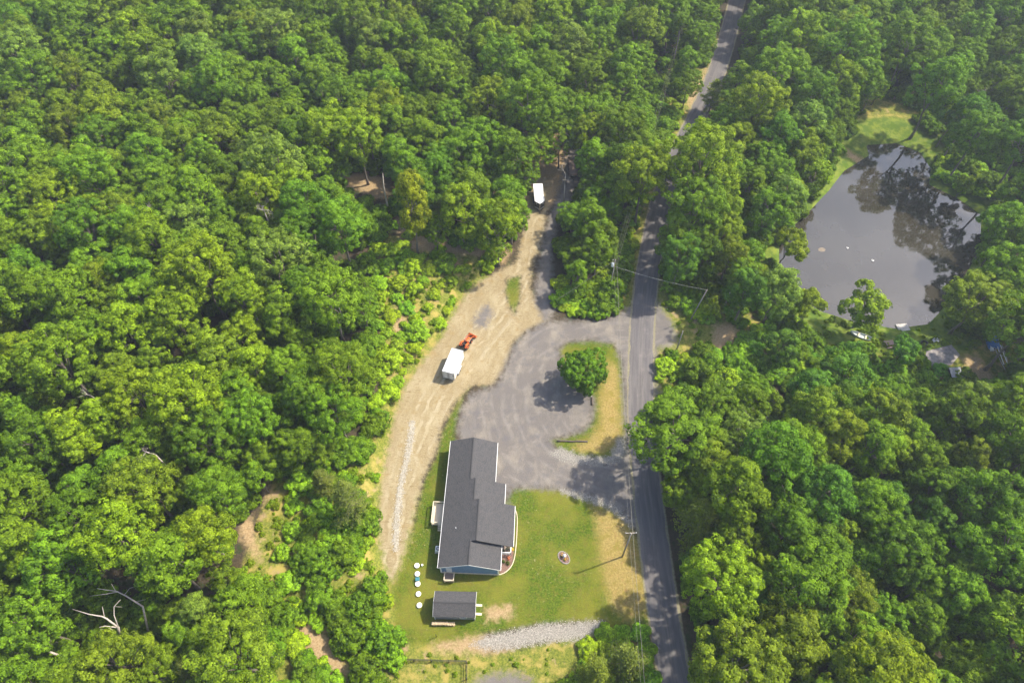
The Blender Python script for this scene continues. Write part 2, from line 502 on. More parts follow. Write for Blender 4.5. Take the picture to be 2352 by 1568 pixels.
M = {
    'ground': make_ground_mat(), 'road': make_road_mat(), 'water': make_water(),
    'leaf': make_leaf_mat('broad_leaves', (.043, .088, .006), (.215, .355, .014), .33),
    'needle': make_leaf_mat('pine_needles', (.065, .112, .014), (.19, .275, .034), .25),
    'bark': make_bark('grey_brown_bark', (.10, .08, .06), (.24, .20, .16)),
    'dead': make_bark('bleached_dead_wood', (.28, .23, .18), (.58, .52, .45)),
    'shingle': make_shingles(), 'blue': make_siding('blue_lap_siding', (.15, .26, .41)),
    'grey_siding': make_siding('grey_lap_siding', (.23, .235, .25)),
    'white': plain('white_trim_paint', (.78, .77, .73), .5, .04),
    'cream': plain('cream_timber', (.55, .47, .33), .75, .10, 2.0),
    'deck': make_boards('pale_deck_boards', (.55, .45, .31), (.72, .61, .45), .14, 'X'),
    'stoop': make_boards('brown_stoop_boards', (.16, .12, .10), (.27, .21, .18), .14, 'Y'),
    'mulch': plain('brown_bark_mulch', (.17, .10, .075), .95, .35, 9, bump=.8, bs=40),
    'concrete': plain('weathered_concrete', (.42, .39, .35), .9, .15, 2.5, bump=.2),
    'glass': plain('window_glass', (.03, .035, .04), .08, .1),
    'trailer_white': plain('white_trailer_skin', (.66, .66, .65), .35, .03, 1.5),
    'trailer_black': plain('black_trailer_skin', (.018, .017, .018), .3, .2),
    'alu': plain('bare_aluminium', (.55, .54, .52), .35, .1, metal=.7),
    'rubber': plain('black_rubber', (.022, .021, .020), .85, .2),
    'orange': plain('orange_tractor_paint', (.62, .12, .02), .4, .12, 2.5),
    'dark_metal': plain('dark_metal', (.035, .033, .034), .5, .2, metal=.4),
    'rust': plain('rusty_steel', (.14, .075, .05), .85, .4, 4),
    'wood_dark': make_bark('creosoted_timber', (.055, .042, .034), (.14, .11, .09)),
    'pole': make_bark('weathered_pole_wood', (.20, .17, .14), (.36, .32, .27)),
    'wood_end': plain('split_firewood', (.50, .38, .24), .9, .3, 6),
    'wire': plain('aluminium_wire', (.20, .185, .14), .6, .1),
    'cable': plain('white_service_cable', (.55, .53, .48), .6, .1),
    'lid': plain('pale_septic_lid', (.74, .70, .62), .6, .05, 4),
    'teal': plain('teal_plastic', (.03, .16, .20), .5, .15),
    'tarp': plain('blue_tarpaulin', (.012, .12, .34), .45, .25, 3, bump=.8, bs=6),
    'stone': plain('pale_field_stone', (.30, .275, .235), .9, .25, 3, bump=.4, bs=12),
    'stone_pale': plain('chalky_pale_stone', (.34, .31, .25), .9, .25, 3, bump=.4, bs=12),
    'stone_dark': plain('grey_field_stone', (.30, .28, .27), .9, .3, 3, bump=.4, bs=12),
    'flower': plain('yellow_flowers', (.55, .33, .03), .7, .3, 12),
    'red_leaf': plain('red_orange_foliage', (.40, .12, .05), .8, .3, 12),
    'grey_boat': plain('pale_green_grey_hull', (.42, .46, .44), .45, .15, 3),
    'roof_metal': plain('corrugated_pale_metal', (.36, .355, .35), .55, .15),
    'brown_roof': plain('brown_boards', (.25, .18, .15), .85, .2, 4),
}


# ------------------------------------------------------------------ mesh helpers
class MB:
    def __init__(s):
        s.v, s.f, s.m = [], [], []
        s.n = 0

    def add(s, verts, faces, mi=0):
        b = s.n
        s.v += [tuple(q) for q in verts]
        s.n += len(verts)
        s.f += [tuple(b + i for i in f) for f in faces]
        s.m += [mi] * len(faces)

    def box(s, lo, hi, mat4=None, mi=0):
        x0, y0, z0 = lo
        x1, y1, z1 = hi
        V = [Vector(q) for q in ((x0, y0, z0), (x1, y0, z0), (x1, y1, z0), (x0, y1, z0), (x0, y0, z1), (x1, y0, z1), (x1, y1, z1), (x0, y1, z1))]
        if mat4 is not None:
            V = [mat4 @ q for q in V]
        s.add(V, [(0, 3, 2, 1), (4, 5, 6, 7), (0, 1, 5, 4), (1, 2, 6, 5), (2, 3, 7, 6), (3, 0, 4, 7)], mi)

    def cbox(s, c, size, mat4=None, mi=0):
        s.box([c[i] - size[i] / 2 for i in range(3)], [c[i] + size[i] / 2 for i in range(3)], mat4, mi)

    def tube(s, pts, radii, seg=7, caps=True, mi=0):
        pts = [Vector(q) for q in pts]
        if not hasattr(radii, '__len__'):
            radii = [radii] * len(pts)
        rings = []
        prev = None
        for i, q in enumerate(pts):
            d = (pts[min(i + 1, len(pts) - 1)] - pts[max(i - 1, 0)])
            d = d.normalized() if d.length > 1e-8 else Vector((0, 0, 1))
            if prev is None:
                a = d.orthogonal().normalized()
            else:
                a = (prev - d * prev.dot(d))
                a = a.normalized() if a.length > 1e-6 else d.orthogonal().normalized()
            prev = a
            b = d.cross(a)
            rings.append([q + (a * math.cos(2 * math.pi * k / seg) + b * math.sin(2 * math.pi * k / seg)) * radii[i] for k in range(seg)])
        V = [p for r in rings for p in r]
        Fc = []
        for i in range(len(pts) - 1):
            for k in range(seg):
                k2 = (k + 1) % seg
                Fc.append((i * seg + k, i * seg + k2, (i + 1) * seg + k2, (i + 1) * seg + k))
        if caps:
            Fc.append(tuple(range(seg - 1, -1, -1)))
            Fc.append(tuple((len(pts) - 1) * seg + k for k in range(seg)))
        s.add(V, Fc, mi)

    def prism(s, outline, y0, y1, axis='y', mat4=None, mi=0):
        """outline = list of (a, b); extruded along axis"""
        def mk(a, b, c):
            q = Vector((a, c, b)) if axis == 'y' else (Vector((c, a, b)) if axis == 'x' else Vector((a, b, c)))
            return mat4 @ q if mat4 is not None else q
        n = len(outline)
        V = [mk(a, b, y0) for a, b in outline] + [mk(a, b, y1) for a, b in outline]
        Fc = [tuple(range(n)), tuple(range(2 * n - 1, n - 1, -1))]
        Fc += [(i, n + i, n + (i + 1) % n, (i + 1) % n) for i in range(n)]
        s.add(V, Fc, mi)

    def mesh(s, name, smooth=False, fix=True):
        me = bpy.data.meshes.new(name)
        me.from_pydata(s.v, [], s.f)
        if fix:
            import bmesh
            bm = bmesh.new()
            bm.from_mesh(me)
            bmesh.ops.recalc_face_normals(bm, faces=bm.faces)
            bm.to_mesh(me)
            bm.free()
        if smooth:
            me.polygons.foreach_set('use_smooth', [True] * len(me.polygons))
        return me

    def build(s, name, mat, parent=None, smooth=False, bevel=0.0):
        o = bpy.data.objects.new(name, s.mesh(name, smooth))
        o.data.materials.append(M[mat] if isinstance(mat, str) else mat)
        COL.objects.link(o)
        if parent is not None:
            o.parent = parent
        if bevel:
            b = o.modifiers.new('bevel', 'BEVEL')
            b.width = bevel
            b.segments = 2
            b.limit_method = 'ANGLE'
        return o


def tag(o, label=None, cat=None, group=None, kind=None):
    for k, v in (('label', label), ('category', cat), ('group', group), ('kind', kind)):
        if v:
            o[k] = v
    return o


def empty(name, loc, rz=0.0, label=None, cat=None, group=None):
    o = bpy.data.objects.new(name, None)
    o.empty_display_size = .3
    COL.objects.link(o)
    o.location = loc
    o.rotation_euler = (0, 0, rz)
    return tag(o, label, cat, group)


def child_copy(src, parent):
    c = src.copy()
    COL.objects.link(c)
    c.parent = parent
    return c


def np_mesh(name, V, Fq, attrs=None, smooth=False):
    me = bpy.data.meshes.new(name)
    V = np.asarray(V, np.float32)
    Fq = np.asarray(Fq, np.int32)
    k = Fq.shape[1]
    me.vertices.add(len(V))
    me.vertices.foreach_set('co', V.ravel())
    me.loops.add(Fq.size)
    me.loops.foreach_set('vertex_index', Fq.ravel())
    me.polygons.add(len(Fq))
    me.polygons.foreach_set('loop_start', np.arange(0, Fq.size, k, dtype=np.int32))
    if smooth:
        me.polygons.foreach_set('use_smooth', np.ones(len(Fq), bool))
    for n, a in (attrs or {}).items():
        at = me.attributes.new(n, 'FLOAT', 'POINT')
        at.data.foreach_set('value', np.asarray(a, np.float32))
    me.update(calc_edges=True)
    return me


# ------------------------------------------------------------------ ground
def grid_lines(lo, hi, inner_lo, inner_hi, step, grow=1.18):
    a = list(np.arange(inner_lo, inner_hi + step * .5, step))
    s, x = step, a[-1]
    while x < hi:
        s = min(s * grow, 60)
        x += s
        a.append(x)
    s, x = step, a[0]
    while x > lo:
        s = min(s * grow, 60)
        x -= s
        a.insert(0, x)
    return np.array(a)


def build_ground():
    xs = grid_lines(-1600, 1600, -46, 118, .62)
    ys = grid_lines(-500, 2600, 14, 150, .62)
    X, Y = np.meshgrid(xs, ys)
    X, Y = X.ravel(), Y.ravel()
    Z = ground_h(X, Y)
    near = (X > -130) & (X < 170) & (Y > -30) & (Y < 330)
    sd = {k: np.full(X.shape, -6.0) for k in ZONES}

    def put(k, P):
        s = sdist(X[near], Y[near], P)
        sd[k][near] = np.maximum(sd[k][near], np.clip(s, -6, 6))
    for P in (WEEDS, VERGE, VERGE2, poly([(1930, 345), (1975, 225), (2090, 215), (2190, 320), (2280, 430), (2200, 450)])):
        put('weeds', P)
    put('lawn', LAWN)
    put('lawn', PATCHG)
    put('dry', DRY1)
    put('dirt', DIRT)
    put('gravel', GRAVEL)
    put('gravel', NDRIVE)
    put('gravel', LOT)
    put('gravel', GPATCH)
    for P in (STONE, STONE2, STONE3):
        put('stone', P)
    for P in BARE:
        put('bare', P)
    # the island of grass cuts into the drive
    isl = np.full(X.shape, -6.0)
    isl[near] = np.clip(sdist(X[near], Y[near], ISLAND), -6, 6)
    sd['gravel'] = np.minimum(sd['gravel'], -isl)
    sd['lawn'] = np.maximum(sd['lawn'], isl)
    put('dry', DRY2)
    pg = np.full(X.shape, -6.0)
    pg[near] = np.clip(sdist(X[near], Y[near], PATCHG), -6, 6)
    sd['dirt'] = np.minimum(sd['dirt'] - .5, -pg)
    pond = np.full(X.shape, -30.0)
    pond[near] = sdist(X[near], Y[near], POND)
    sd['shore'] = np.clip(pond + 8.0, -6, 6)
    rd = dist_line(X[near], Y[near], ROAD_D)
    e = np.full(X.shape, -6.0)
    e[near] = np.clip(ROAD_W / 2 + .32 - rd, -6, 6)
    sd['edge'] = e
    for k, L in (('rut', smooth_line(poly([(1240, 500), (1228, 590), (1200, 660), (1145, 725), (1080, 805), (1005, 900), (965, 1000), (932, 1100), (908, 1200), (892, 1340)]), 2.0)),
                 ('rutb', smooth_line(poly([(1480, 745), (1350, 757), (1240, 788), (1195, 860), (1190, 950), (1235, 1045), (1330, 1095), (1480, 1140)]), 2.0))):
        v = np.full(X.shape, 9.0)
        v[near] = np.clip(dist_line(X[near], Y[near], L), 0, 9)
        sd[k] = v
    nx, ny = len(xs), len(ys)
    i, j = np.meshgrid(np.arange(nx - 1), np.arange(ny - 1))
    a = (j * nx + i).ravel()
    Fq = np.stack([a, a + 1, a + nx + 1, a + nx], 1)
    fm = {k: sd[k][Fq].mean(1) for k in ZONES[:9]}
    cls = np.zeros(len(Fq), int)
    names = ['forest_ground', 'rough_meadow', 'lawn', 'dirt_track', 'gravel_driveway', 'stone_bed', 'pond_bank']
    cls[fm['weeds'] > 0] = 1
    cls[fm['lawn'] > 0] = 2
    cls[fm['shore'] > 0] = 6
    cls[fm['dirt'] > 0] = 3
    cls[fm['gravel'] > 0] = 4
    cls[fm['stone'] > 0] = 5
    lab = ['leaf littered woodland floor under the trees', 'rough weedy meadow of tall grass and bare soil', 'mown patchy green lawn round the blue house',
           'pale sandy dirt track beside the wooded bank', 'grey stone chip driveway and turning place', 'bed of loose pale grey stone',
           'grassy bank sloping to the pond water']
    V = np.stack([X, Y, Z], 1)
    for c, nme in enumerate(names):
        f = Fq[cls == c]
        if not len(f):
            continue
        u, inv = np.unique(f, return_inverse=True)
        me = np_mesh(nme, V[u], inv.reshape(f.shape), {'sd_' + k: sd[k][u] for k in ZONES}, True)
        me.materials.append(M['ground'])
        o = bpy.data.objects.new(nme, me)
        COL.objects.link(o)
        tag(o, lab[c], kind='structure')


build_ground()


def build_road():
    P = ROADS
    T = np.gradient(P, axis=0)
    T /= np.linalg.norm(T, axis=1)[:, None]
    Nn = np.stack([T[:, 1], -T[:, 0]], 1)
    offs = np.array([-1, -.9, -.45, 0, .45, .9, 1]) * ROAD_W / 2
    zz = np.array([.010, .035, .06, .075, .06, .035, .010])
    s = np.concatenate([[0], np.cumsum(np.linalg.norm(np.diff(P, axis=0), axis=1))])
    V, UV = [], []
    for i in range(len(P)):
        for k, o in enumerate(offs):
            j = 0.0
            if k in (0, 6):
                j = (rnd.random() - .5) * .35
            V.append((P[i, 0] + Nn[i, 0] * (o + j), P[i, 1] + Nn[i, 1] * (o + j), zz[k]))
            UV.append((o, s[i]))
    K = len(offs)
    Fq = [(i * K + k, i * K + k + 1, (i + 1) * K + k + 1, (i + 1) * K + k) for i in range(len(P) - 1) for k in range(K - 1)]
    me = np_mesh('road', V, Fq, None, True)
    me.flip_normals() if me.polygons[0].normal.z < 0 else None
    uv = me.uv_layers.new(name='UVMap')
    li = np.zeros(len(me.loops), np.int32)
    me.loops.foreach_get('vertex_index', li)
    uv.data.foreach_set('uv', np.array(UV, np.float32)[li].ravel())
    me.materials.append(M['road'])
    o = bpy.data.objects.new('road', me)
    COL.objects.link(o)
    tag(o, 'worn grey asphalt road running past the house', kind='structure')


build_road()


def build_pond():
    Q = smooth_line(np.vstack([POND, POND[:1]]), 1.2)
    c = Q.mean(0)
    Q = c + (Q - c) * 1.06
    V = [(c[0], c[1], -1.45)] + [(x, y, -1.45) for x, y in Q]
    n = len(Q)
    Fq = [(0, 1 + i, 1 + (i + 1) % n) for i in range(n)]
    me = np_mesh('pond_water', V, Fq)
    if me.polygons[0].normal.z < 0:
        me.flip_normals()
    me.materials.append(M['water'])
    o = bpy.data.objects.new('pond_water', me)
    COL.objects.link(o)
    tag(o, 'still brown pond mirroring grey sky and trees', kind='structure')


build_pond()

# ------------------------------------------------------------------ house
def uv_slab(mb_name, quad, thick, mat, parent, name):
    """a roof slope: quad of 4 points (eave a, eave b, ridge b, ridge a) thickened downwards, with UV in metres"""
    a, b, c, d = [Vector(q) for q in quad]
    n = (b - a).cross(d - a).normalized()
    if n.z < 0:
        n = -n
    V = [a, b, c, d] + [q - n * thick for q in (a, b, c, d)]
    Fc = [(0, 1, 2, 3), (7, 6, 5, 4), (0, 4, 5, 1), (1, 5, 6, 2), (2, 6, 7, 3), (3, 7, 4, 0)]
    me = bpy.data.meshes.new(name)
    me.from_pydata([tuple(q) for q in V], [], Fc)
    import bmesh
    bm = bmesh.new()
    bm.from_mesh(me)
    bmesh.ops.recalc_face_normals(bm, faces=bm.faces)
    uvl = bm.loops.layers.uv.new('UVMap')
    e1 = (b - a).normalized()
    e2 = (d - a) - e1 * (d - a).dot(e1)
    e2.normalize()
    for f in bm.faces:
        for l in f.loops:
            q = l.vert.co - a
            l[uvl].uv = (q.dot(e1), q.dot(e2))
    bm.to_mesh(me)
    bm.free()
    me.materials.append(M[mat])
    o = bpy.data.objects.new(name, me)
    COL.objects.link(o)
    o.parent = parent
    return o


def ridge_caps(parent, p0, p1, slope, name='ridge_cap'):
    mb = MB()
    p0, p1 = Vector(p0), Vector(p1)
    L = (p1 - p0).length
    d = (p1 - p0).normalized()
    side = Vector((0, 0, 1)).cross(d).normalized()
    n = int(L / .28)
    for i in range(n):
        a = p0 + d * (L * i / n)
        b = p0 + d * (L * (i + 1) / n + .03)
        w = .16
        za, zb = .05, .028
        V = [a + side * w + Vector((0, 0, za - w * slope)), a + Vector((0, 0, za)), a - side * w + Vector((0, 0, za - w * slope)),
             b + side * w + Vector((0, 0, zb - w * slope)), b + Vector((0, 0, zb)), b - side * w + Vector((0, 0, zb - w * slope))]
        mb.add(V, [(0, 1, 4, 3), (1, 2, 5, 4), (0, 2, 1)])
    return mb.build(name, 'shingle', parent)


def window(parent, mat4, w, h):
    """a window lying in the local xz plane, facing -y"""
    fr = MB()
    for lo, hi in (((-w / 2 - .09, -.05, -.09), (-w / 2, .03, h + .09)), ((w / 2, -.05, -.09), (w / 2 + .09, .03, h + .09)),
                   ((-w / 2, -.05, h), (w / 2, .03, h + .09)), ((-w / 2, -.06, -.09), (w / 2, .03, 0)), ((-w / 2, -.03, h / 2 - .025), (w / 2, .02, h / 2 + .025))):
        fr.box(lo, hi, mat4)
    f = fr.build('window', 'white', parent)
    g = MB()
    g.box((-w / 2, -.012, 0), (w / 2, .0, h), mat4)
    g.build('pane', 'glass', f)
    return f


def wall_mat(x, y, z, ang):
    return Matrix.Translation((x, y, z)) @ Matrix.Rotation(ang, 4, 'Z')


def railing(parent, pts, h=.95, mat='cream', z0=0.0, post=.1):
    r = MB()
    pts = [Vector(q) for q in pts]
    for a, b in zip(pts[:-1], pts[1:]):
        d = b - a
        L = d.length
        ang = math.atan2(d.y, d.x)
        m4 = Matrix.Translation(a + Vector((0, 0, z0))) @ Matrix.Rotation(ang, 4, 'Z')
        r.box((0, -.07, h - .05), (L, .07, h), m4)
        r.box((0, -.03, .12), (L, .03, .18), m4)
        k = max(2, int(L / .14))
        for i in range(1, k):
            r.box((L * i / k - .018, -.018, .18), (L * i / k + .018, .018, h - .05), m4)
    for q in pts:
        r.cbox((q.x, q.y, z0 + h / 2 + .02), (post, post, h + .08))
    return r.build('railing', mat, parent)


HOUSE_RZ = -math.atan(.04)


def build_house():
    H = empty('house', (-11.42, 33.55, 0), HOUSE_RZ, 'long blue sided house with grey shingle roof stepping out towards the lawn', 'house')
    ze, sl = 2.75, .40
    ov = .38
    secs = [('D', 0.0, 3.95, 9.67), ('C', 3.72, 10.45, 11.5), ('B', 10.45, 14.2, 9.8), ('A', 14.2, 21.75, 8.1)]
    # roof: the west slope is one plane; each section climbs it to its own ridge
    for k, (nm, y0, y1, w) in enumerate(secs):
        zr = ze + sl * w / 2
        yw0, yw1 = y0, y1
        if nm == 'D':
            yw1 = 3.72
        if nm == 'C':
            yw0 = 3.72
        uv_slab('', [(0, yw0, ze), (0, yw1, ze), (w / 2, yw1, zr), (w / 2, yw0, zr)], .16, 'shingle', H, 'roof_slope')
        yr1 = y1 if nm != 'D' else 3.95
        uv_slab('', [(w, y0, ze), (w, yr1, ze), (w / 2, yr1, zr), (w / 2, y0, zr)], .16, 'shingle', H, 'roof_slope')
        ridge_caps(H, (w / 2, y0 + .02, zr + .01), (w / 2, y1 - .02, zr + .01), sl)
        g = MB()
        g.box((w - .02, y0 + .01, ze - .16), (w + .075, yr1 - .01, ze - .02))
        g.build('gutter', 'white', H)
    g = MB()
    g.box((-.075, .01, ze - .16), (.02, 21.74, ze - .02))
    g.build('gutter', 'white', H)

    def rake(y, w, x0=0.0, mat='dark_metal'):
        b = MB()
        zr = ze + sl * w / 2
        t = .17
        for s in (0, 1):
            o = [(x0, ze + sl * x0), (w / 2, zr), (w / 2, zr - t), (x0, ze + sl * x0 - t)] if s == 0 else [(w, ze), (w / 2, zr), (w / 2, zr - t), (w, ze - t)]
            b.prism([(a, c - .02) for a, c in o], y - .012, y + .012)
        return b.build('rake_board', mat, H)
    rake(-.016, 9.67, 0, 'white')
    rake(3.704, 11.5, 9.67 / 2)
    rake(21.766, 8.1)
    rake(14.216, 9.8, 8.1 / 2)
    rake(10.466, 11.5, 9.8 / 2)
    # walls
    foot = .45
    for nm, y0, y1, w in secs:
        ww = min(w, 9.75) if nm == 'C' else w
        mb = MB()
        a0 = y0 + (.1 if nm == 'D' else (.25 if nm == 'C' else .003))
        a1 = y1 - (.3 if nm == 'A' else .003)
        x0, x1 = ov, ww - ov
        zr = ze + sl * w / 2
        top = .17

        def zt(x):
            return ze + sl * min(x, w - x) - top
        o = [(x0, foot), (x0, zt(x0)), (w / 2, zt(w / 2)), (x1, zt(x1)), (x1, foot)]
        mb.prism(o, a0, a1)
        mb.build('wall', 'blue', H)
        f = MB()
        f.box((x0 + .04, a0 + .04, -.3), (x1 - .04, a1 - .04, foot + .01))
        f.build('foundation', 'concrete', H)
    # the porch gable above the open porch
    mb = MB()
    z1 = ze + sl * (11.5 - 9.37) - .17
    mb.prism([(9.372, z1 - .0), (9.372, ze - .2), (11.1, ze - .2), (11.1, ze + sl * .4 - .19)], 3.99, 4.1)
    mb.prism([(9.372, z1 - .0), (9.372, ze - .2), (11.1, ze - .2), (11.1, ze + sl * .4 - .19)], 10.1, 10.2)
    mb.box((10.95, 4.1, ze - .2), (11.1, 10.1, ze - .03))
    mb.build('porch_beam', 'white', H)
    for y in (4.15, 6.2, 8.2, 10.1):
        p = MB()
        p.cbox((11.0, y, 1.52), (.16, .16, 2.06))
        p.cbox((11.0, y, .55), (.24, .24, .2))
        p.build('porch_post', 'white', H)
    p = MB()
    p.box((9.375, 3.5, .3), (11.15, 10.2, .5))
    p.build('porch_floor', 'stoop', H)
    railing(H, [(9.45, 3.25, 0), (11.1, 3.25, 0)], .9, 'white', .5)
    railing(H, [(11.1, 3.25, 0), (11.1, 6.2, 0)], .9, 'white', .5)
    # corner boards and skirt
    for x, y in ((.38, .11), (9.29, .11), (.38, 21.45), (7.72, 21.45)):
        c = MB()
        c.cbox((x, y, 1.62), (.22, .22, 2.06))
        c.build('corner_board', 'white', H)
    s = MB()
    s.box((.30, -.02, foot - .12), (9.38, .092, foot + .12))
    s.build('skirt_board', 'cream', H)
    # doors and windows
    d = MB()
    d.box((1.2, .06, foot + .13), (2.1, .14, 2.5))
    dd = d.build('door', 'white', H)
    k = MB()
    k.tube([(1.3, .02, 1.45), (1.3, .06, 1.45)], .035, 8)
    k.build('handle', 'dark_metal', dd)
    for y in (2.2, 13.0, 17.0, 20.0):
        window(H, wall_mat(.375, y, 1.3, -math.pi / 2), 1.0, 1.1)
    for y in (1.9,):
        window(H, wall_mat(9.295, y, 1.2, math.pi / 2), 1.4, 1.3)
    for y in (15.6, 18.0, 20.2):
        window(H, wall_mat(7.725, y, 1.2, math.pi / 2), 1.0, 1.3)
    for y in (5.2, 8.9):
        window(H, wall_mat(9.378, y, 1.2, math.pi / 2), 1.2, 1.3)
    d = MB()
    d.box((9.35, 6.6, .52), (9.42, 7.55, 2.45))
    d.build('door', 'white', H)
    # plumbing vent on the west slope
    v = MB()
    v.tube([(2.35, 6.0, ze + .8), (2.35, 6.0, ze + 1.28)], .055, 10)
    v.build('vent_pipe', 'white', H)
    # back deck
    dk = MB()
    for i in range(14):
        x = -2.0 + i * .16
        dk.box((x, 7.6, .62), (x + .147, 11.2, .66))
    dk.box((-2.0, 7.62, .42), (.30, 11.18, .617))
    deck = dk.build('back_deck', 'deck', H)
    r1 = railing(deck, [(-.1, 11.15, 0), (-1.95, 11.15, 0), (-1.95, 7.65, 0), (-1.0, 7.65, 0)], .95, 'cream', .66)
    st = MB()
    for i in range(3):
        st.box((-.95, 7.6 - .28 * (i + 1), .45 - .17 * i), (.1, 7.6 - .28 * i - .003, .50 - .17 * i))
    st.build('deck_step', 'cream', deck)
    for x in (-1.9, -.9):
        for y in (7.7, 9.4, 11.1):
            pl = MB()
            pl.cbox((x, y, .2), (.14, .14, .43))
            pl.build('deck_post', 'cream', deck)
    # south stoop
    sp = MB()
    sp.box((.95, -1.35, .33), (2.45, -.025, .40))
    stp = sp.build('stoop', 'stoop', H)
    for x in (1.0, 2.4):
        sl_ = MB()
        sl_.cbox((x, -1.3, .15), (.12, .12, .36))
        sl_.build('stoop_post', 'cream', stp)
    railing(stp, [(.98, -.1, 0), (.98, -1.33, 0), (2.43, -1.33, 0), (2.43, -.1, 0)], .85, 'cream', .40, .12)
    return H


build_house()


def build_ac():
    p = G(1004, 1266, 0)
    o = empty('air_conditioner', (-11.75, 37.2, 0), HOUSE_RZ, 'white air conditioner unit against the west wall of the blue house', 'air conditioner')
    b = MB()
    b.box((-.45, -.45, .1), (.45, .45, .85))
    b.build('cabinet', 'white', o, bevel=.06)
    f = MB()
    f.tube([(0, 0, .84), (0, 0, .875)], .34, 20)
    f.build('fan_grille', 'dark_metal', o)
    h = MB()
    h.tube([(0, 0, .87), (0, 0, .90)], .1, 12)
    for k in range(4):
        h.box((-.33, -.02, .878), (.33, .02, .893), Matrix.Rotation(k * math.pi / 4, 4, 'Z'))
    h.build('fan_guard', 'white', o)
    s = MB()
    s.box((-.55, -.55, -.05), (.55, .55, .1))
    s.build('pad', 'concrete', o)


build_ac()


def build_shed():
    S = empty('shed', (-8.55, 28.32, 0), math.radians(-1.2), 'small grey shed with shingle roof and firewood along its wall', 'shed')
    w, d = 6.3, 3.75
    ze, zr = 2.15, 3.05
    for s in (-1, 1):
        uv_slab('', [(-w / 2, s * d / 2, ze), (w / 2, s * d / 2, ze), (w / 2, 0, zr), (-w / 2, 0, zr)], .1, 'shingle', S, 'roof_slope')
    ridge_caps(S, (-w / 2 + .02, 0, zr), (w / 2 - .02, 0, zr), .48)
    wl = MB()
    a, b = w / 2 - .16, d / 2 - .2
    wl.prism([(-b, .12), (-b, ze - .02), (0, zr - .115), (b, ze - .02), (b, .12)], -a, a, 'x')
    wl.build('wall', 'grey_siding', S)
    for y in (-1.2, 0, 1.2):
        bs = MB()
        bs.box((-a, y - .08, -.1), (a, y + .08, .12))
        bs.build('skid', 'wood_dark', S)
    for x in (-a, a):
        for y in (-b, b):
            t = MB()
            t.cbox((x, y, 1.1), (.13, .13, 1.95))
            t.build('corner_board', 'white', S)
    for x in (-w / 2 - .012, w / 2 + .012):
        rk = MB()
        for s in (-1, 1):
            rk.prism([(s * d / 2, ze - .012), (0, zr - .012), (0, zr - .13), (s * d / 2, ze - .13)], x - .02, x + .02, 'x')
        rk.build('rake_board', 'white', S)
    window(S, wall_mat(1.3, -b - .005, .95, 0), .9, .8)
    for y0 in (-.85, .02):
        dr = MB()
        dr.box((a + .01, y0, .15), (a + .06, y0 + .82, 2.0))
        for z in (.3, 1.75):
            dr.box((a + .065, y0 + .05, z), (a + .085, y0 + .77, z + .1))
        dr.build('door', 'grey_siding', S)
    for y in (-1.0, .28):
        rp = MB()
        rp.prism([(a + .05, .12), (a + 1.0, -.02), (a + 1.0, .03), (a + .05, .19)], y, y + .36)
        rp.build('ramp', 'cream', S)
    vb = MB()
    vb.box((a + .002, -.2, 2.35), (a + .03, .2, 2.6))
    vb.build('gable_vent', 'white', S)
    # firewood
    F = empty('firewood_stack', (-10.25, 26.02, 0), math.radians(-1.2), 'stack of split pale firewood along the south wall of the shed', 'firewood')
    me = None
    r2 = random.Random(3)
    k = 0
    base = None
    for row in range(4):
        for i in range(17 - (row == 3) * 5):
            x = -1.75 + i * .205 + (row % 2) * .09 + r2.uniform(-.02, .02)
            if base is None:
                mb = MB()
                mb.tube([(0, -.21, 0), (0, .21, 0)], [.1, .1], 6)
                base = mb.build('log', 'wood_end', F)
                o = base
            else:
                o = child_copy(base, F)
            o.location = (x, -.02 + r2.uniform(-.07, .03) - row * .015, .1 + row * .17)
            o.rotation_euler = (r2.uniform(-.1, .1), r2.uniform(0, 3), r2.uniform(-.13, .13))
            s = r2.uniform(.8, 1.15)
            o.scale = (s, r2.uniform(.9, 1.2), s)


build_shed()


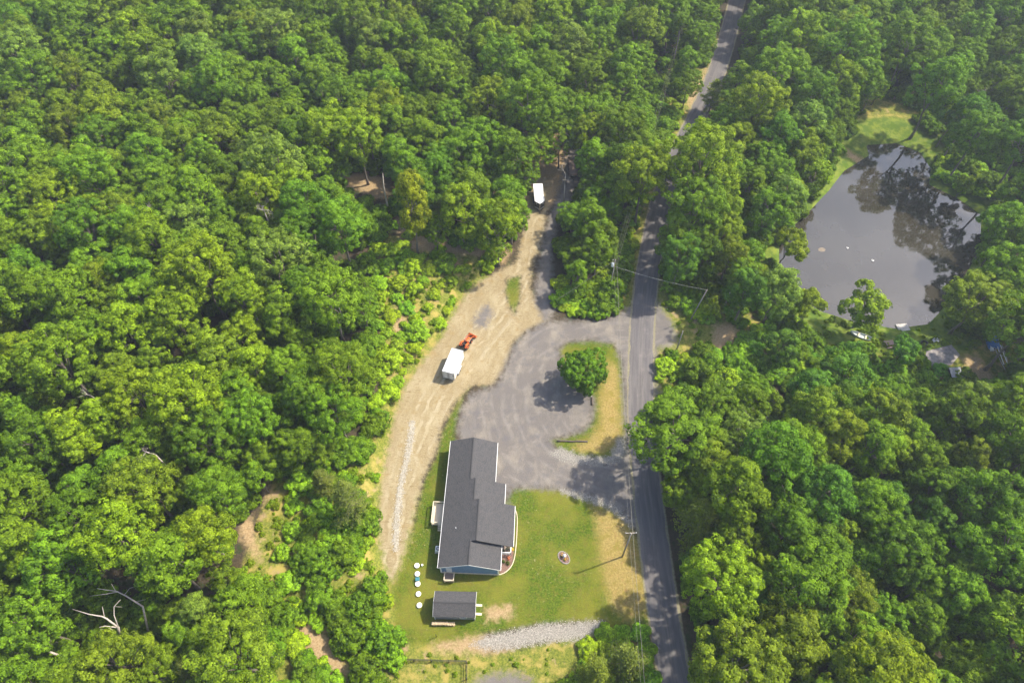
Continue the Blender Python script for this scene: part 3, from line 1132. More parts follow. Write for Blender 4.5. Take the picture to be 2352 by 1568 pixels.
def build_yard():
    # septic lids, north to south
    lids = [((958, 1299), 'white round septic lid beside a small white cap, northernmost of the row'),
            ((959, 1318), 'white round septic lid between the northernmost lid and the teal box'),
            ((960, 1341), 'white round septic lid touching the teal box'),
            ((961.5, 1364), 'white round septic lid second from the southern end of the row'),
            ((963.5, 1390), 'white round septic lid beside the shed shadow, southernmost of the row')]
    for (u, v), lab in lids:
        p = G(u, v)
        o = empty('septic_lid', p, rnd.uniform(0, 3), lab, 'lid', 'septic lids in the lawn beside the house')
        a = MB()
        a.tube([(0, 0, -.05), (0, 0, .22)], [.36, .36], 24)
        a.build('riser', 'lid', o)
        b = MB()
        b.tube([(0, 0, .2205), (0, 0, .27), (0, 0, .30)], [.41, .41, .34], 24)
        c = b.build('lid', 'lid', o)
        for k in range(6):
            d = MB()
            d.tube([(.35 * math.cos(k * 1.047), .35 * math.sin(k * 1.047), .295), (.35 * math.cos(k * 1.047), .35 * math.sin(k * 1.047), .315)], .02, 6)
            d.build('bolt', 'dark_metal', c)
    p = G(959.5, 1331)
    o = empty('control_box', p, .05, 'small teal plastic box between two white septic lids', 'box')
    a = MB()
    a.box((-.28, -.25, -.02), (.28, .25, .45))
    a.build('body', 'teal', o, bevel=.03)
    a = MB()
    a.box((-.31, -.28, .452), (.31, .28, .50))
    a.build('cover', 'teal', o, bevel=.015)
    p = G(970, 1298)
    o = empty('vent_cap', p, 0, 'small white pipe cap in the grass next to the northernmost septic lid', 'pipe cap')
    a = MB()
    a.tube([(0, 0, -.05), (0, 0, .25)], .09, 12)
    a.build('pipe', 'white', o)
    a = MB()
    a.tube([(0, 0, .25), (0, 0, .36)], [.19, .15], 12)
    a.build('cap', 'white', o)
    # stake behind the shed
    p = G(1003, 1462)
    o = empty('fence_stake', p, 0, 'thin dark stake standing in the grass south of the shed', 'stake')
    a = MB()
    a.tube([(0, 0, -.1), (0, 0, 1.5)], .05, 8)
    a.build('shaft', 'dark_metal', o)
    a = MB()
    a.tube([(0, 0, 1.5), (0, 0, 1.56)], [.07, .03], 8)
    a.build('cap', 'dark_metal', o)
    p = G(1072, 1450)
    # lawn flower bed
    c = G(1295, 1280)
    o = empty('flower_bed', c, math.radians(-52), 'oval stone ringed flower bed alone in the lawn', 'flower bed', None)
    o.scale = (.8, .8, .9)
    a = MB()
    pts = [(1.28 * math.cos(t), .86 * math.sin(t)) for t in np.linspace(0, 2 * math.pi, 36, endpoint=False)]
    a.prism(pts, -.05, .10, 'z')
    a.build('mulch', 'mulch', o)
    r3 = random.Random(5)
    for i in range(30):
        t = 2 * math.pi * i / 30
        s = MB()
        rr = r3.uniform(.11, .14)
        stone(s, rr, r3)
        b = s.build('edging_stone', 'stone' if i % 4 else 'stone_dark', o, smooth=True)
        b.location = (1.36 * math.cos(t), .94 * math.sin(t), .08)
        b.rotation_euler = (0, 0, r3.uniform(0, 6))
    for i in range(16):
        t = r3.uniform(0, 6.28)
        q = r3.uniform(.25, .8)
        s = MB()
        for k in range(26):
            leaf_card(s, r3, .16, .12)
        b = s.build('plant', 'flower' if i % 3 else 'leaf', o)
        b.location = (1.2 * q * math.cos(t), .8 * q * math.sin(t), .16)
    # small figure or bird bath at its centre
    bb = empty('bird_bath', c + Vector((.05, .1, .1)), 0, 'small pale blue bird bath amid the oval flower bed', 'bird bath')
    s = MB()
    s.tube([(0, 0, 0), (0, 0, .08), (0, 0, .1), (0, 0, .5)], [.18, .16, .07, .06], 14)
    s.build('pedestal', 'stone_dark', bb, True)
    s = MB()
    s.tube([(0, 0, .5), (0, 0, .55), (0, 0, .62), (0, 0, .60), (0, 0, .56)], [.08, .22, .3, .26, .05], 18)
    s.build('bowl', 'lid', bb, True)
    # bed along the house
    B = empty('garden_bed', (0, 0, 0), 0, 'mulched garden bed with shrubs curving round the house corner', 'garden bed')
    Pm = poly([(1155, 1260), (1180, 1255), (1179, 1285), (1172, 1302), (1158, 1316), (1146, 1318), (1150, 1300)])
    Pm = smooth_line(np.vstack([Pm, Pm[:1]]), .4)
    a = MB()
    a.prism([tuple(q) for q in Pm], .0, .09, 'z')
    a.build('mulch', 'mulch', B)
    E_ = smooth_line(poly([(1184, 1172), (1188, 1182), (1187.5, 1215), (1185, 1258), (1181, 1285), (1174, 1302), (1160, 1315), (1146, 1320), (1128, 1319)]), .5)
    a = MB()
    a.tube([(x, y, .05) for x, y in E_], .085, 6)
    a.build('edging', 'cream', B)
    for (u, v, r, mt) in ((1166, 1262, .55, 'leaf'), (1157, 1266, .4, 'leaf'), (1168, 1282, .35, 'red_leaf'), (1166, 1294, .45, 'leaf'), (1157, 1290, .3, 'leaf'), (1176, 1262, .3, 'flower')):
        q = G(u, v)
        s = MB()
        for k in range(90):
            leaf_card(s, r3, r, .16)
        b = s.build('plant', mt, B)
        b.location = q + Vector((0, 0, .1 + r * .4))
        b.color = (1.3, 1.2, 1, 1)


def stone(mb, r, rr):
    V, Fc = [], []
    segs, rings = 7, 4
    V.append((0, 0, r * .62))
    for i in range(1, rings):
        ph = math.pi * i / rings
        for k in range(segs):
            t = 2 * math.pi * k / segs
            q = r * rr.uniform(.8, 1.15)
            V.append((q * math.sin(ph) * math.cos(t) * 1.15, q * math.sin(ph) * math.sin(t), q * math.cos(ph) * .62))
    V.append((0, 0, -r * .62))
    for k in range(segs):
        Fc.append((0, 1 + k, 1 + (k + 1) % segs))
    for i in range(rings - 2):
        for k in range(segs):
            a = 1 + i * segs
            Fc.append((a + k, a + segs + k, a + segs + (k + 1) % segs, a + (k + 1) % segs))
    a = 1 + (rings - 2) * segs
    for k in range(segs):
        Fc.append((a + k, len(V) - 1, a + (k + 1) % segs))
    mb.add(V, Fc)


def leaf_card(mb, rr, R, size):
    d = Vector((rr.gauss(0, 1), rr.gauss(0, 1), abs(rr.gauss(0, 1)) * .8)).normalized()
    p = d * R * rr.uniform(.4, 1)
    n = (d + Vector((rr.uniform(-.5, .5), rr.uniform(-.5, .5), .5))).normalized()
    a = n.orthogonal().normalized()
    a = Matrix.Rotation(rr.uniform(0, 6.28), 3, n) @ a
    b = n.cross(a)
    s = size * rr.uniform(.6, 1.2)
    mb.add([p - a * s * .5, p + b * s * .35, p + a * s * .5, p - b * s * .35], [(0, 1, 2, 3)])


build_yard()


# ------------------------------------------------------------------ vehicles and machines
def wheel(parent, x, y, r, w, rim=.55, mat_rim='alu', name='wheel', lugs=0):
    o = bpy.data.objects.new(name, None)
    COL.objects.link(o)
    o.parent = parent
    o.location = (x, y, r)
    t = MB()
    t.tube([(-w / 2, 0, 0), (-w / 2 + .03, 0, 0), (w / 2 - .03, 0, 0), (w / 2, 0, 0)], [r * .86, r, r, r * .86], 22)
    for k in range(lugs):
        a = 2 * math.pi * k / lugs
        m4 = Matrix.Rotation(a, 4, 'X')
        t.box((-w / 2 + .02, -.035, r - .01), (0, .035, r + .045), m4 @ Matrix.Rotation(.5, 4, 'Z'))
        t.box((0, -.035, r - .01), (w / 2 - .02, .035, r + .045), m4 @ Matrix.Rotation(-.5, 4, 'Z'))
    t.build('tyre', 'rubber', o)
    h = MB()
    h.tube([(-w / 2 - .012, 0, 0), (w / 2 + .012, 0, 0)], r * rim, 16)
    h.build('rim', mat_rim, o)
    return o


def build_box_trailer():
    a = G0(1016, 847, 2.75)
    b = G0(1042, 862, 2.75)
    c = G0(1040, 791, 2.75)
    ax = (c - a) / np.linalg.norm(c - a)
    rz = math.atan2(ax[1], ax[0]) - math.pi / 2
    mid = (a + b) / 2
    L, W, Z = 5.4, 2.3, 2.7
    o = empty('box_trailer', (mid[0], mid[1], 0), rz, 'white enclosed box trailer with double rear doors parked behind the orange tractor', 'trailer')
    bd = MB()
    bd.box((-W / 2, 0, .5), (W / 2, L, Z))
    bd.build('body', 'trailer_white', o, bevel=.05)
    rf = MB()
    for i in range(9):
        y = .35 + i * (L - .7) / 8
        rf.box((-W / 2 + .08, y - .03, Z - .005), (W / 2 - .08, y + .03, Z + .022))
    rf.build('roof_rib', 'trailer_white', o)
    tr = MB()
    for x in (-W / 2, W / 2):
        tr.box((x - .035, -.02, Z - .05), (x + .035, L, Z + .03))
        tr.box((x - .03, -.03, .45), (x + .03, .03, Z))
    for y in (-.012, L + .012):
        tr.box((-W / 2, y - .03, Z - .05), (W / 2, y + .03, Z + .03))
    tr.build('edge_trim', 'alu', o)
    for s in (-1, 1):
        d = MB()
        x0, x1 = (.03, W / 2 - .08) if s > 0 else (-W / 2 + .08, -.03)
        d.box((x0, -.05, .6), (x1, -.003, Z - .14))
        dd = d.build('door', 'trailer_white', o, bevel=.02)
        fr = MB()
        for lo, hi in (((x0 - .03, -.03, .55), (x0 + .01, -.001, Z - .1)), ((x1 - .01, -.03, .55), (x1 + .03, -.001, Z - .1)), ((x0, -.03, Z - .15), (x1, -.001, Z - .1))):
            fr.box(lo, hi)
        fr.build('door_frame', 'dark_metal', dd)
        br = MB()
        br.tube([(s * .16, -.08, .7), (s * .16, -.08, Z - .2)], .02, 6)
        br.build('lock_bar', 'dark_metal', dd)
        for z in (1.0, 1.9):
            hn = MB()
            hn.box((s * (W / 2 - .35), -.065, z), (s * (W / 2 - .08), -.045, z + .08))
            hn.build('hinge', 'dark_metal', dd)
    fd = MB()
    fd.prism([(1.3, .75), (1.45, 1.02), (3.2, 1.02), (3.35, .75)], W / 2, W / 2 + .28, 'x')
    fd.prism([(1.3, .75), (1.45, 1.02), (3.2, 1.02), (3.35, .75)], -W / 2 - .28, -W / 2, 'x')
    fd.build('fender', 'trailer_white', o)
    sd = MB()
    sd.box((W / 2 + .001, 3.9, .65), (W / 2 + .03, 4.75, 2.35))
    ds = sd.build('side_door', 'trailer_white', o)
    hd = MB()
    hd.box((W / 2 + .03, 4.0, 1.4), (W / 2 + .06, 4.12, 1.46))
    hd.build('handle', 'dark_metal', ds)
    for y in (1.85, 2.75):
        for s in (-1, 1):
            wheel(o, s * (W / 2 + .13), y, .36, .22)
    tg = MB()
    tg.tube([(-.8, L, .48), (0, L + 1.2, .48)], .05, 6)
    tg.tube([(.8, L, .48), (0, L + 1.2, .48)], .05, 6)
    tg.tube([(0, L + 1.15, .1), (0, L + 1.15, .8)], .045, 8)
    tg.build('hitch', 'dark_metal', o)
    ch = MB()
    ch.box((-W / 2 + .1, .05, .38), (W / 2 - .1, L - .05, .5))
    ch.build('chassis', 'dark_metal', o)


build_box_trailer()


def build_tractor():
    p = G0(1066.5, 792, .8)
    q = G0(1089.5, 762, .8)
    d = q - p
    rz = math.atan2(d[1], d[0]) - math.pi / 2
    o = empty('tractor', (p[0], p[1], 0), rz, 'orange compact tractor with a raised front loader bucket on the dirt track', 'tractor')
    # local +y is forward; rear axle at y=0
    for s in (-1, 1):
        wheel(o, s * .62, 0, .62, .38, .5, 'orange', lugs=16)
        wheel(o, s * .55, 1.62, .38, .26, .5, 'orange', lugs=12)
    ch = MB()
    ch.box((-.22, -.35, .42), (.22, 2.0, .72))
    ch.build('chassis', 'dark_metal', o, bevel=.03)
    hd = MB()
    hd.prism([(.72, .72), (.72, 1.22), (1.5, 1.18), (2.0, 1.02), (2.08, .72)], -.28, .28, 'x')
    hd.build('hood', 'orange', o, bevel=.06)
    gr = MB()
    gr.box((-.22, 2.065, .74), (.22, 2.10, .98))
    gr.build('grille', 'dark_metal', o)
    for s in (-1, 1):
        f = MB()
        pts = [(.78 * math.cos(t), .62 + .72 * math.sin(t)) for t in np.linspace(.25, 2.6, 9)]
        outl = pts + [(a * .94, .62 + (b - .62) * .94) for a, b in reversed(pts)]
        f.prism(outl, s * .62 - .21, s * .62 + .21, 'x')
        f.build('fender', 'orange', o)
    fl = MB()
    fl.box((-.42, .3, .70), (.42, .75, .76))
    fl.build('platform', 'dark_metal', o)
    se = MB()
    se.box((-.24, -.22, .95), (.24, .24, 1.06))
    se.box((-.24, -.30, 1.0), (.24, -.2, 1.42))
    se.box((-.2, -.25, .72), (.2, .2, .95))
    se.build('seat', 'rubber', o, bevel=.04)
    sw = MB()
    sw.tube([(0, .74, 1.1), (0, .58, 1.33)], .025, 6)
    ring = [(.19 * math.cos(t), .57 + .15 * math.sin(t), 1.33 + .1 * math.sin(t)) for t in np.linspace(0, 2 * math.pi, 15)]
    sw.tube(ring, .02, 6)
    sw.build('steering_wheel', 'dark_metal', o)
    rp = MB()
    rp.tube([(-.52, -.4, .8), (-.52, -.42, 1.9), (-.44, -.42, 2.05), (.44, -.42, 2.05), (.52, -.42, 1.9), (.52, -.4, .8)], .045, 8)
    rp.build('roll_bar', 'dark_metal', o)
    for s in (-1, 1):
        a = MB()
        a.tube([(s * .44, .85, .5), (s * .44, .85, 1.25)], .06, 6)
        a.tube([(s * .44, .85, 1.25), (s * .46, 1.9, 1.3), (s * .46, 2.65, .72), (s * .46, 2.85, .45)], .06, 6)
        a.build('loader_arm', 'orange', o)
        h = MB()
        h.tube([(s * .44, .95, .8), (s * .46, 1.95, 1.2)], .04, 6)
        h.build('hydraulic_ram', 'alu', o)
    bk = MB()
    prof = [(2.75, .25), (3.35, .22), (3.36, .26), (2.85, .32), (2.80, .55), (2.95, .85), (2.92, .88), (2.72, .6)]
    bk.prism(prof, -.82, .82, 'x')
    for s in (-1, 1):
        bk.prism([(2.75, .25), (3.35, .22), (2.95, .86), (2.72, .6)], s * .80 - .02, s * .80 + .02, 'x')
    bk.build('bucket', 'orange', o)
    lk = MB()
    lk.tube([(0, -.35, .55), (0, -.75, .55)], .05, 6)
    for s in (-1, 1):
        lk.tube([(s * .3, -.35, .5), (s * .38, -.85, .48)], .03, 6)
    lk.build('rear_linkage', 'dark_metal', o)
    ex = MB()
    ex.tube([(.2, 1.35, 1.15), (.2, 1.35, 1.55)], .035, 8)
    ex.build('exhaust', 'dark_metal', o)


build_tractor()


def build_nose_trailer():
    zt = 2.35
    nw, ne = G0(1224, 424, zt), G0(1246.4, 419.5, zt)
    sw, se = G0(1227, 462.2, zt), G0(1252, 460.8, zt)
    mid_n, mid_s = (nw + ne) / 2, (sw + se) / 2
    d = mid_s - mid_n
    L = float(np.linalg.norm(d))
    rz = math.atan2(d[1], d[0]) - math.pi / 2
    base = gh(*mid_s)
    o = empty('cargo_trailer', (mid_n[0], mid_n[1], base), rz, 'black pointed nose cargo trailer with white roof under the trees at the track end', 'trailer')
    W = 2.15
    pl = [(-W / 2, 0), (W / 2, 0), (W / 2, L), (0, L + .95), (-W / 2, L)]
    b = MB()
    b.prism(pl, .85, zt - .06, 'z')
    b.build('body', 'trailer_black', o)
    gd = MB()
    pl2 = [(-W / 2 - .012, 0), (W / 2 + .012, 0), (W / 2 + .012, L), (0, L + .97), (-W / 2 - .012, L)]
    gd.prism(pl2, .45, .85, 'z')
    gd.build('stone_guard', 'alu', o)
    r = MB()
    r.prism([(x * 1.02, y) for x, y in pl], zt - .06, zt, 'z')
    r.build('roof', 'trailer_white', o)
    t = MB()
    t.tube([(0, L + .96, .5), (0, L + .96, zt - .05)], .05, 6)
    t.build('nose_trim', 'cream', o)
    for s in (-1, 1):
        lp = MB()
        lp.cbox((s * .75, L + .34, 1.9), (.16, .16, .12))
        lp.build('marker_light', 'white', o)
    f = MB()
    for s in (-1, 1):
        x0, x1 = sorted((s * W / 2, s * (W / 2 + .26)))
        f.prism([(L * .45, .75), (L * .45 + .15, .95), (L * .45 + 1.6, .95), (L * .45 + 1.75, .75)], x0, x1, 'x')
    f.build('fender', 'trailer_black', o)
    for y in (L * .45 + .5, L * .45 + 1.25):
        for s in (-1, 1):
            wheel(o, s * (W / 2 + .12), y, .34, .2)
    v = MB()
    v.cbox((.2, L * .55, zt + .05), (.38, .38, .1))
    v.build('roof_vent', 'lid', o)
    h = MB()
    h.tube([(-.7, L + .3, .45), (0, L + 1.9, .45)], .05, 6)
    h.tube([(.7, L + .3, .45), (0, L + 1.9, .45)], .05, 6)
    h.tube([(0, L + 1.7, .0), (0, L + 1.7, .75)], .045, 8)
    h.build('hitch', 'dark_metal', o)


build_nose_trailer()


def build_flatbed():
    a = G(1307, 408)
    b = G(1306, 372)
    d = Vector((b.x - a.x, b.y - a.y, 0))
    L = d.length
    rz = math.atan2(d.y, d.x) - math.pi / 2
    o = empty('flatbed_trailer', (a.x + 1.0, a.y, a.z), rz, 'rusty open flatbed trailer in the shade beside the wooded drive', 'trailer')
    W = 2.0
    for i in range(10):
        pk = MB()
        x = -W / 2 + i * W / 10
        pk.box((x + .01, 0, .56), (x + W / 10 - .01, L, .61))
        pk.build('plank', 'brown_roof', o)
    f = MB()
    for x in (-W / 2 - .04, W / 2 + .04):
        f.tube([(x, 0, .55), (x, L, .55)], .05, 6)
        f.tube([(x, 0, .95), (x, L, .95)], .03, 6)
        for k in range(6):
            f.tube([(x, L * k / 5, .55), (x, L * k / 5, .95)], .025, 6)
    f.tube([(-W / 2, 0, .95), (W / 2, 0, .95)], .035, 6)
    f.tube([(-W / 2, L, .55), (W / 2, L, .55)], .05, 6)
    f.build('rail', 'rust', o)
    t = MB()
    t.tube([(-.8, 0, .5), (0, -1.6, .5)], .05, 6)
    t.tube([(.8, 0, .5), (0, -1.6, .5)], .05, 6)
    t.tube([(0, -1.5, 0), (0, -1.5, .8)], .05, 6)
    t.build('hitch', 'dark_metal', o)
    bx = MB()
    bx.box((-.75, -.55, .5), (.55, -.08, .9))
    bx.build('tool_box', 'dark_metal', o)
    for y in (L * .4, L * .4 + .8):
        for s in (-1, 1):
            wheel(o, s * (W / 2 + .2), y, .34, .2, .5, 'rust')


build_flatbed()


# ------------------------------------------------------------------ timbers, poles, wires, fence
def log_at(name, u0, v0, u1, v1, r, label, mat='wood_dark', cat='log', lift=None):
    a, b = G(u0, v0), G(u1, v1)
    a.z += r * .8
    b.z += r * .8
    mb = MB()
    n = 6
    mb.tube([a.lerp(b, i / n) + Vector((rnd.uniform(-.04, .04), rnd.uniform(-.04, .04), 0)) for i in range(n + 1)], [r * (1 - .15 * i / n) for i in range(n + 1)], 9)
    o = mb.build(name, mat, None, True)
    tag(o, label, cat)
    return o


log_at('parking_timber', 1279, 1013, 1349, 1014, .16, 'long dark timber lying at the south end of the grass island')
log_at('parking_timber', 1342, 907, 1358, 911, .13, 'short pale timber lying east west at the tip of the drive below the round tree', 'pole')
log_at('parking_timber', 1360, 913, 1360, 930, .19, 'short dark timber butting the pale one at the edge of the drive')
log_at('cut_log', 1142, 582, 1168, 562, .16, 'bleached log lying in the brush above the dirt track bend', 'dead')
log_at('cut_log', 1105, 558, 1150, 565, .10, 'thin bleached log lying behind the larger log in the brush', 'dead')
log_at('cut_log', 1002, 606, 1012, 628, .10, 'thin grey log lying among the bushes left of the track bend', 'dead')


def utility_pole(base, h, label, arm=None, transformer=False, lean=(0, 0), arms=2.2):
    o = empty('utility_pole', base, 0, label, 'utility pole', 'wooden utility poles')
    m = MB()
    m.tube([(0, 0, -.3), (lean[0] * .5, lean[1] * .5, h * .5), (lean[0], lean[1], h)], [.13, .115, .09], 10)
    m.build('shaft', 'pole', o, True)
    if arm is not None:
        a = MB()
        m4 = Matrix.Translation((lean[0], lean[1], h - .35)) @ Matrix.Rotation(arm, 4, 'Z')
        a.box((-arms / 2, .12, -.06), (arms / 2, .24, .08), m4)
        ao = a.build('crossarm', 'pole', o)
        for x in (-arms / 2 + .1, -.12, arms / 2 - .1):
            i = MB()
            i.tube([m4 @ Vector((x, .18, .08)), m4 @ Vector((x, .18, .18)), m4 @ Vector((x, .18, .26))], [.03, .06, .035], 8)
            i.build('insulator', 'lid', ao)
        b = MB()
        for s in (-1, 1):
            b.tube([m4 @ Vector((s * .7, .11, -.04)), m4 @ Vector((0, .1, -.7))], .02, 6)
        b.build('brace', 'dark_metal', o)
    if transformer:
        t = MB()
        t.tube([(-.36, -.05, h - 1.9), (-.36, -.05, h - 1.85), (-.36, -.05, h - 1.0), (-.36, -.05, h - .9)], [.2, .24, .24, .14], 14)
        tt = t.build('transformer', 'white', o)
        q = MB()
        q.tube([(-.36, -.05, h - .92), (-.36, -.05, h - .7)], .05, 8)
        q.build('bushing', 'lid', tt)
        fz = MB()
        fz.tube([(-.25, .05, h - .1), (-.55, .1, h - .3)], .035, 6)
        fz.build('fuse_cutout', 'lid', o)
    return o


P1 = Vector((20.0, 90.5, 0))
P3 = Vector((17.55, 36.2, 0))
P4w = G0(1561, 75, 10)
P4 = Vector((P4w[0], P4w[1], 0))
P2 = Vector((35.6, 83.7, 0))
P2t = (1.35, .2)
P0 = Vector((16.6, -14, 0))
P5 = P4 + (P4 - P1) * .9
utility_pole(P1, 10.4, 'wooden utility pole with a white transformer beside the road junction', None, True)
utility_pole(P3, 10.2, 'wooden utility pole with a short crossarm on the dry verge of the lawn', 0.03, False, arms=1.75)
utility_pole(P2, 9.2, 'bare leaning wooden utility pole in the bushes across the road', None, False, P2t)
utility_pole(P4, 10.4, 'distant wooden utility pole in the cleared strip beside the northern road', None, False)
k = G(1553, 806)
utility_pole(Vector((k.x, k.y, 0)), 6.5, 'thin short wooden pole at the roadside across from the driveway mouth', None, False)


def wire(pts, offs, sag, r, label, mat='wire', group=None, name='power_line'):
    P = []
    for a, b in zip(pts[:-1], pts[1:]):
        for i in range(24):
            t = i / 24
            q = a.lerp(b, t)
            q = q + offs * 1.0
            q.z -= sag * 4 * t * (1 - t)
            P.append(q)
    P.append(pts[-1] + offs)
    m = MB()
    m.tube(P, r, 5)
    o = m.build(name, mat, None, True)
    tag(o, label, 'wire', group)
    return o


tops = [P0 + Vector((0, 0, 10)), P3 + Vector((0, 0, 10)), P1 + Vector((0, 0, 10.25)), P4 + Vector((0, 0, 10.2)), P5 + Vector((0, 0, 10.2))]
wire(tops, Vector((-.28, 0, .05)), .9, .013, 'western of the three overhead wires along the road', group='overhead wires along the road')
wire(tops, Vector((.22, 0, .05)), .9, .013, 'middle of the three overhead wires along the road', group='overhead wires along the road')
wire(tops, Vector((.50, 0, -1.2)), 1.1, .015, 'eastern and lowest of the three overhead wires along the road', group='overhead wires along the road')
a, b = P1 + Vector((.15, 0, 8.4)), P2 + Vector((P2t[0], P2t[1], 9.1))
wire([a, b], Vector((0, 0, 0)), .5, .014, 'pale service cable crossing the road between two poles', 'cable', name='service_cable')
a = P1 + Vector((-.4, 0, 9.9))
b = Vector((8.5, 84.0, 6.0))
wire([a, b], Vector((0, 0, 0)), .4, .02, 'thin wire running from the transformer pole into the trees to the west', name='service_cable')


def build_fence():
    A, B, C_ = G(872, 1516), G(1071.5, 1521), G(1072, 1640)
    o = empty('fence', A, 0, 'low black rail fence round the yard at the bottom edge', 'fence')
    k = 0
    for p, q in ((A, B), (B, C_)):
        d = (q - p)
        d.z = 0
        n = max(2, round(d.length / 2.4))
        ang = math.atan2(d.y, d.x)
        for i in range(n + (1 if q is C_ else 0)):
            r = p + d * (i / n)
            m = MB()
            m.cbox((0, 0, .6), (.11, .11, 1.3))
            po = m.build('post', 'dark_metal', o)
            po.location = r - A
        for z in (.25, .7, 1.15):
            for i in range(n):
                m = MB()
                m.box((0, .06, -.06), (d.length / n - .01, .095, .06))
                ra = m.build('rail', 'dark_metal', o)
                ra.location = p + d * (i / n) - A + Vector((0, 0, z))
                ra.rotation_euler = (0, 0, ang)


build_fence()


# ------------------------------------------------------------------ things by the pond
def build_pond_things():
    # stone landing
    c = G(2077, 756)
    o = empty('stone_landing', c, .1, 'pale stone slab landing at the south edge of the pond', 'landing')
    for i, (x, y, sx, sy, z) in enumerate(((0, .7, 2.4, 1.4, .32), (.2, -.5, 1.9, 1.3, .42), (.5, -1.5, 1.9, 1.1, .5))):
        m = MB()
        m.box((x - sx / 2, y - sy / 2, -.9), (x + sx / 2, y + sy / 2, z - .3))
        m.build('slab', 'concrete', o, bevel=.08)
    # rowing boat
    c = G(1975, 773)
    o = empty('rowing_boat', c, math.radians(62), 'pale green grey rowing boat lying under the trees south of the pond', 'boat')
    m = MB()
    ns = 11
    V, Fc = [], []
    for i in range(ns):
        t = i / (ns - 1)
        w = .62 * math.sin(math.pi * min(1, .12 + t * .88)) ** .6 if t < .98 else .1
        w = .62 * (1 - abs(2 * t - .85) ** 2.6 * .55) if t < .95 else .12
        y = -2 + 4 * t
        zt = .5 + .18 * (2 * t - 1) ** 2
        V += [(-w, y, zt), (-w * .8, y, .12), (0, y, .02), (w * .8, y, .12), (w, y, zt), (w * .93, y, zt), (w * .72, y, .17), (0, y, .08), (-w * .72, y, .17), (-w * .93, y, zt)]
    for i in range(ns - 1):
        for k in range(10):
            Fc.append((i * 10 + k, i * 10 + (k + 1) % 10, (i + 1) * 10 + (k + 1) % 10, (i + 1) * 10 + k))
    Fc.append((0, 1, 2, 7, 8, 9))
    Fc.append((2, 3, 4, 5, 6, 7))
    m.add(V, Fc)
    m.build('hull', 'grey_boat', o)
    for y in (-1.0, .35):
        s = MB()
        s.box((-.5, y - .14, .36), (.5, y + .14, .41))
        s.build('seat', 'cream', o)
    # picnic table
    c = G(2042, 793)
    o = empty('picnic_table', c, .15, 'brown wooden picnic table on the grass south of the pond', 'table')
    for i in range(5):
        m = MB()
        m.box((-.95, -.4 + i * .165, .72), (.95, -.4 + i * .165 + .15, .76))
        m.build('plank', 'brown_roof', o)
    for s in (-1, 1):
        m = MB()
        m.box((-.95, s * .75 - .14, .42), (.95, s * .75 + .14, .46))
        m.build('bench', 'brown_roof', o)
        m = MB()
        m.tube([(s * .7, -.8, 0), (s * .7, -.25, .72)], .05, 4)
        m.tube([(s * .7, .8, 0), (s * .7, .25, .72)], .05, 4)
        m.tube([(s * .7, -.85, .4), (s * .7, .85, .4)], .045, 4)
        m.build('leg', 'wood_dark', o)
    # round black fire ring (a tyre on the ground)
    c = G(2123, 789)
    m = MB()
    R, r = .55, .17
    V, Fc = [], []
    for i in range(24):
        for k in range(8):
            t, ph = 2 * math.pi * i / 24, 2 * math.pi * k / 8
            V.append(((R + r * math.cos(ph)) * math.cos(t), (R + r * math.cos(ph)) * math.sin(t), .17 + r * math.sin(ph)))
            Fc.append((i * 8 + k, i * 8 + (k + 1) % 8, ((i + 1) % 24) * 8 + (k + 1) % 8, ((i + 1) % 24) * 8 + k))
    m.add(V, Fc)
    o = m.build('tyre', 'rubber', None, True)
    o.location = c
    tag(o, 'black tyre lying flat on the grass south of the pond', 'tyre')
    for (u, v, rz, lab) in ((2143, 785, .4, 'white plastic garden chair nearer the black tyre south of the pond'),
                            (2151, 784, 1.2, 'white plastic garden chair farther from the black tyre south of the pond')):
        c = G(u, v)
        o = empty('garden_chair', c, rz, lab, 'chair', 'white garden chairs by the pond')
        m = MB()
        m.box((-.26, -.26, .40), (.26, .26, .44))
        m.build('seat', 'white', o)
        m = MB()
        m.box((-.26, .23, .44), (.26, .28, .88))
        m.build('backrest', 'white', o)
        for x in (-.23, .23):
            for y in (-.23, .23):
                m = MB()
                m.tube([(x, y, 0), (x, y, .4)], .025, 6)
                m.build('leg', 'white', o)
            m = MB()
            m.box((x - .03, -.26, .62), (x + .03, .26, .65))
            m.build('armrest', 'white', o)
    # concrete pad
    m = MB()
    m.prism([tuple(q) for q in PAD], -.3, .07, 'z')
    o = m.build('concrete_pad', 'mulch', None)
    o.data.materials.clear()
    o.data.materials.append(plain('grey_brown_gravel_pad', (.25, .22, .205), .95, .3, 1.2, bump=.5))
    tag(o, 'bare grey brown gravel parking pad among the trees by the pond', kind='structure')
    # small lean-to roof
    c = G(2183, 868)
    o = empty('lean_to_shelter', c, .05, 'small shelter with a corrugated pale metal roof below the gravel pad', 'shelter')
    m = MB()
    n = 16
    for i in range(n):
        x = -1.05 + i * 2.1 / n
        m.prism([(-.95, 1.75), (.95, 2.2), (.95, 2.23), (-.95, 1.78)], x, x + 2.1 / n * .5, 'x')
        m.prism([(-.95, 1.79), (.95, 2.24), (.95, 2.27), (-.95, 1.82)], x + 2.1 / n * .5, x + 2.1 / n, 'x')
    m.build('roof', 'roof_metal', o)
    for x in (-.95, .95):
        for y, h in ((-.85, 1.76), (.85, 2.17)):
            m = MB()
            m.tube([(x, y, -.1), (x, y, h)], .06, 6)
            m.build('post', 'wood_dark', o)
    m = MB()
    m.box((-.9, .75, .2), (.9, .8, 2.1))
    m.build('back_panel', 'dark_metal', o)
    # boat trailer with tarp
    a, b = G(2290, 800), G(2315, 868)
    d = b - a
    rz = math.atan2(d.y, d.x) + math.pi / 2
    o = empty('boat_trailer', a, rz, 'long pale boat trailer frame pointing away from the blue tarpaulin', 'trailer')
    L = Vector((d.x, d.y, 0)).length
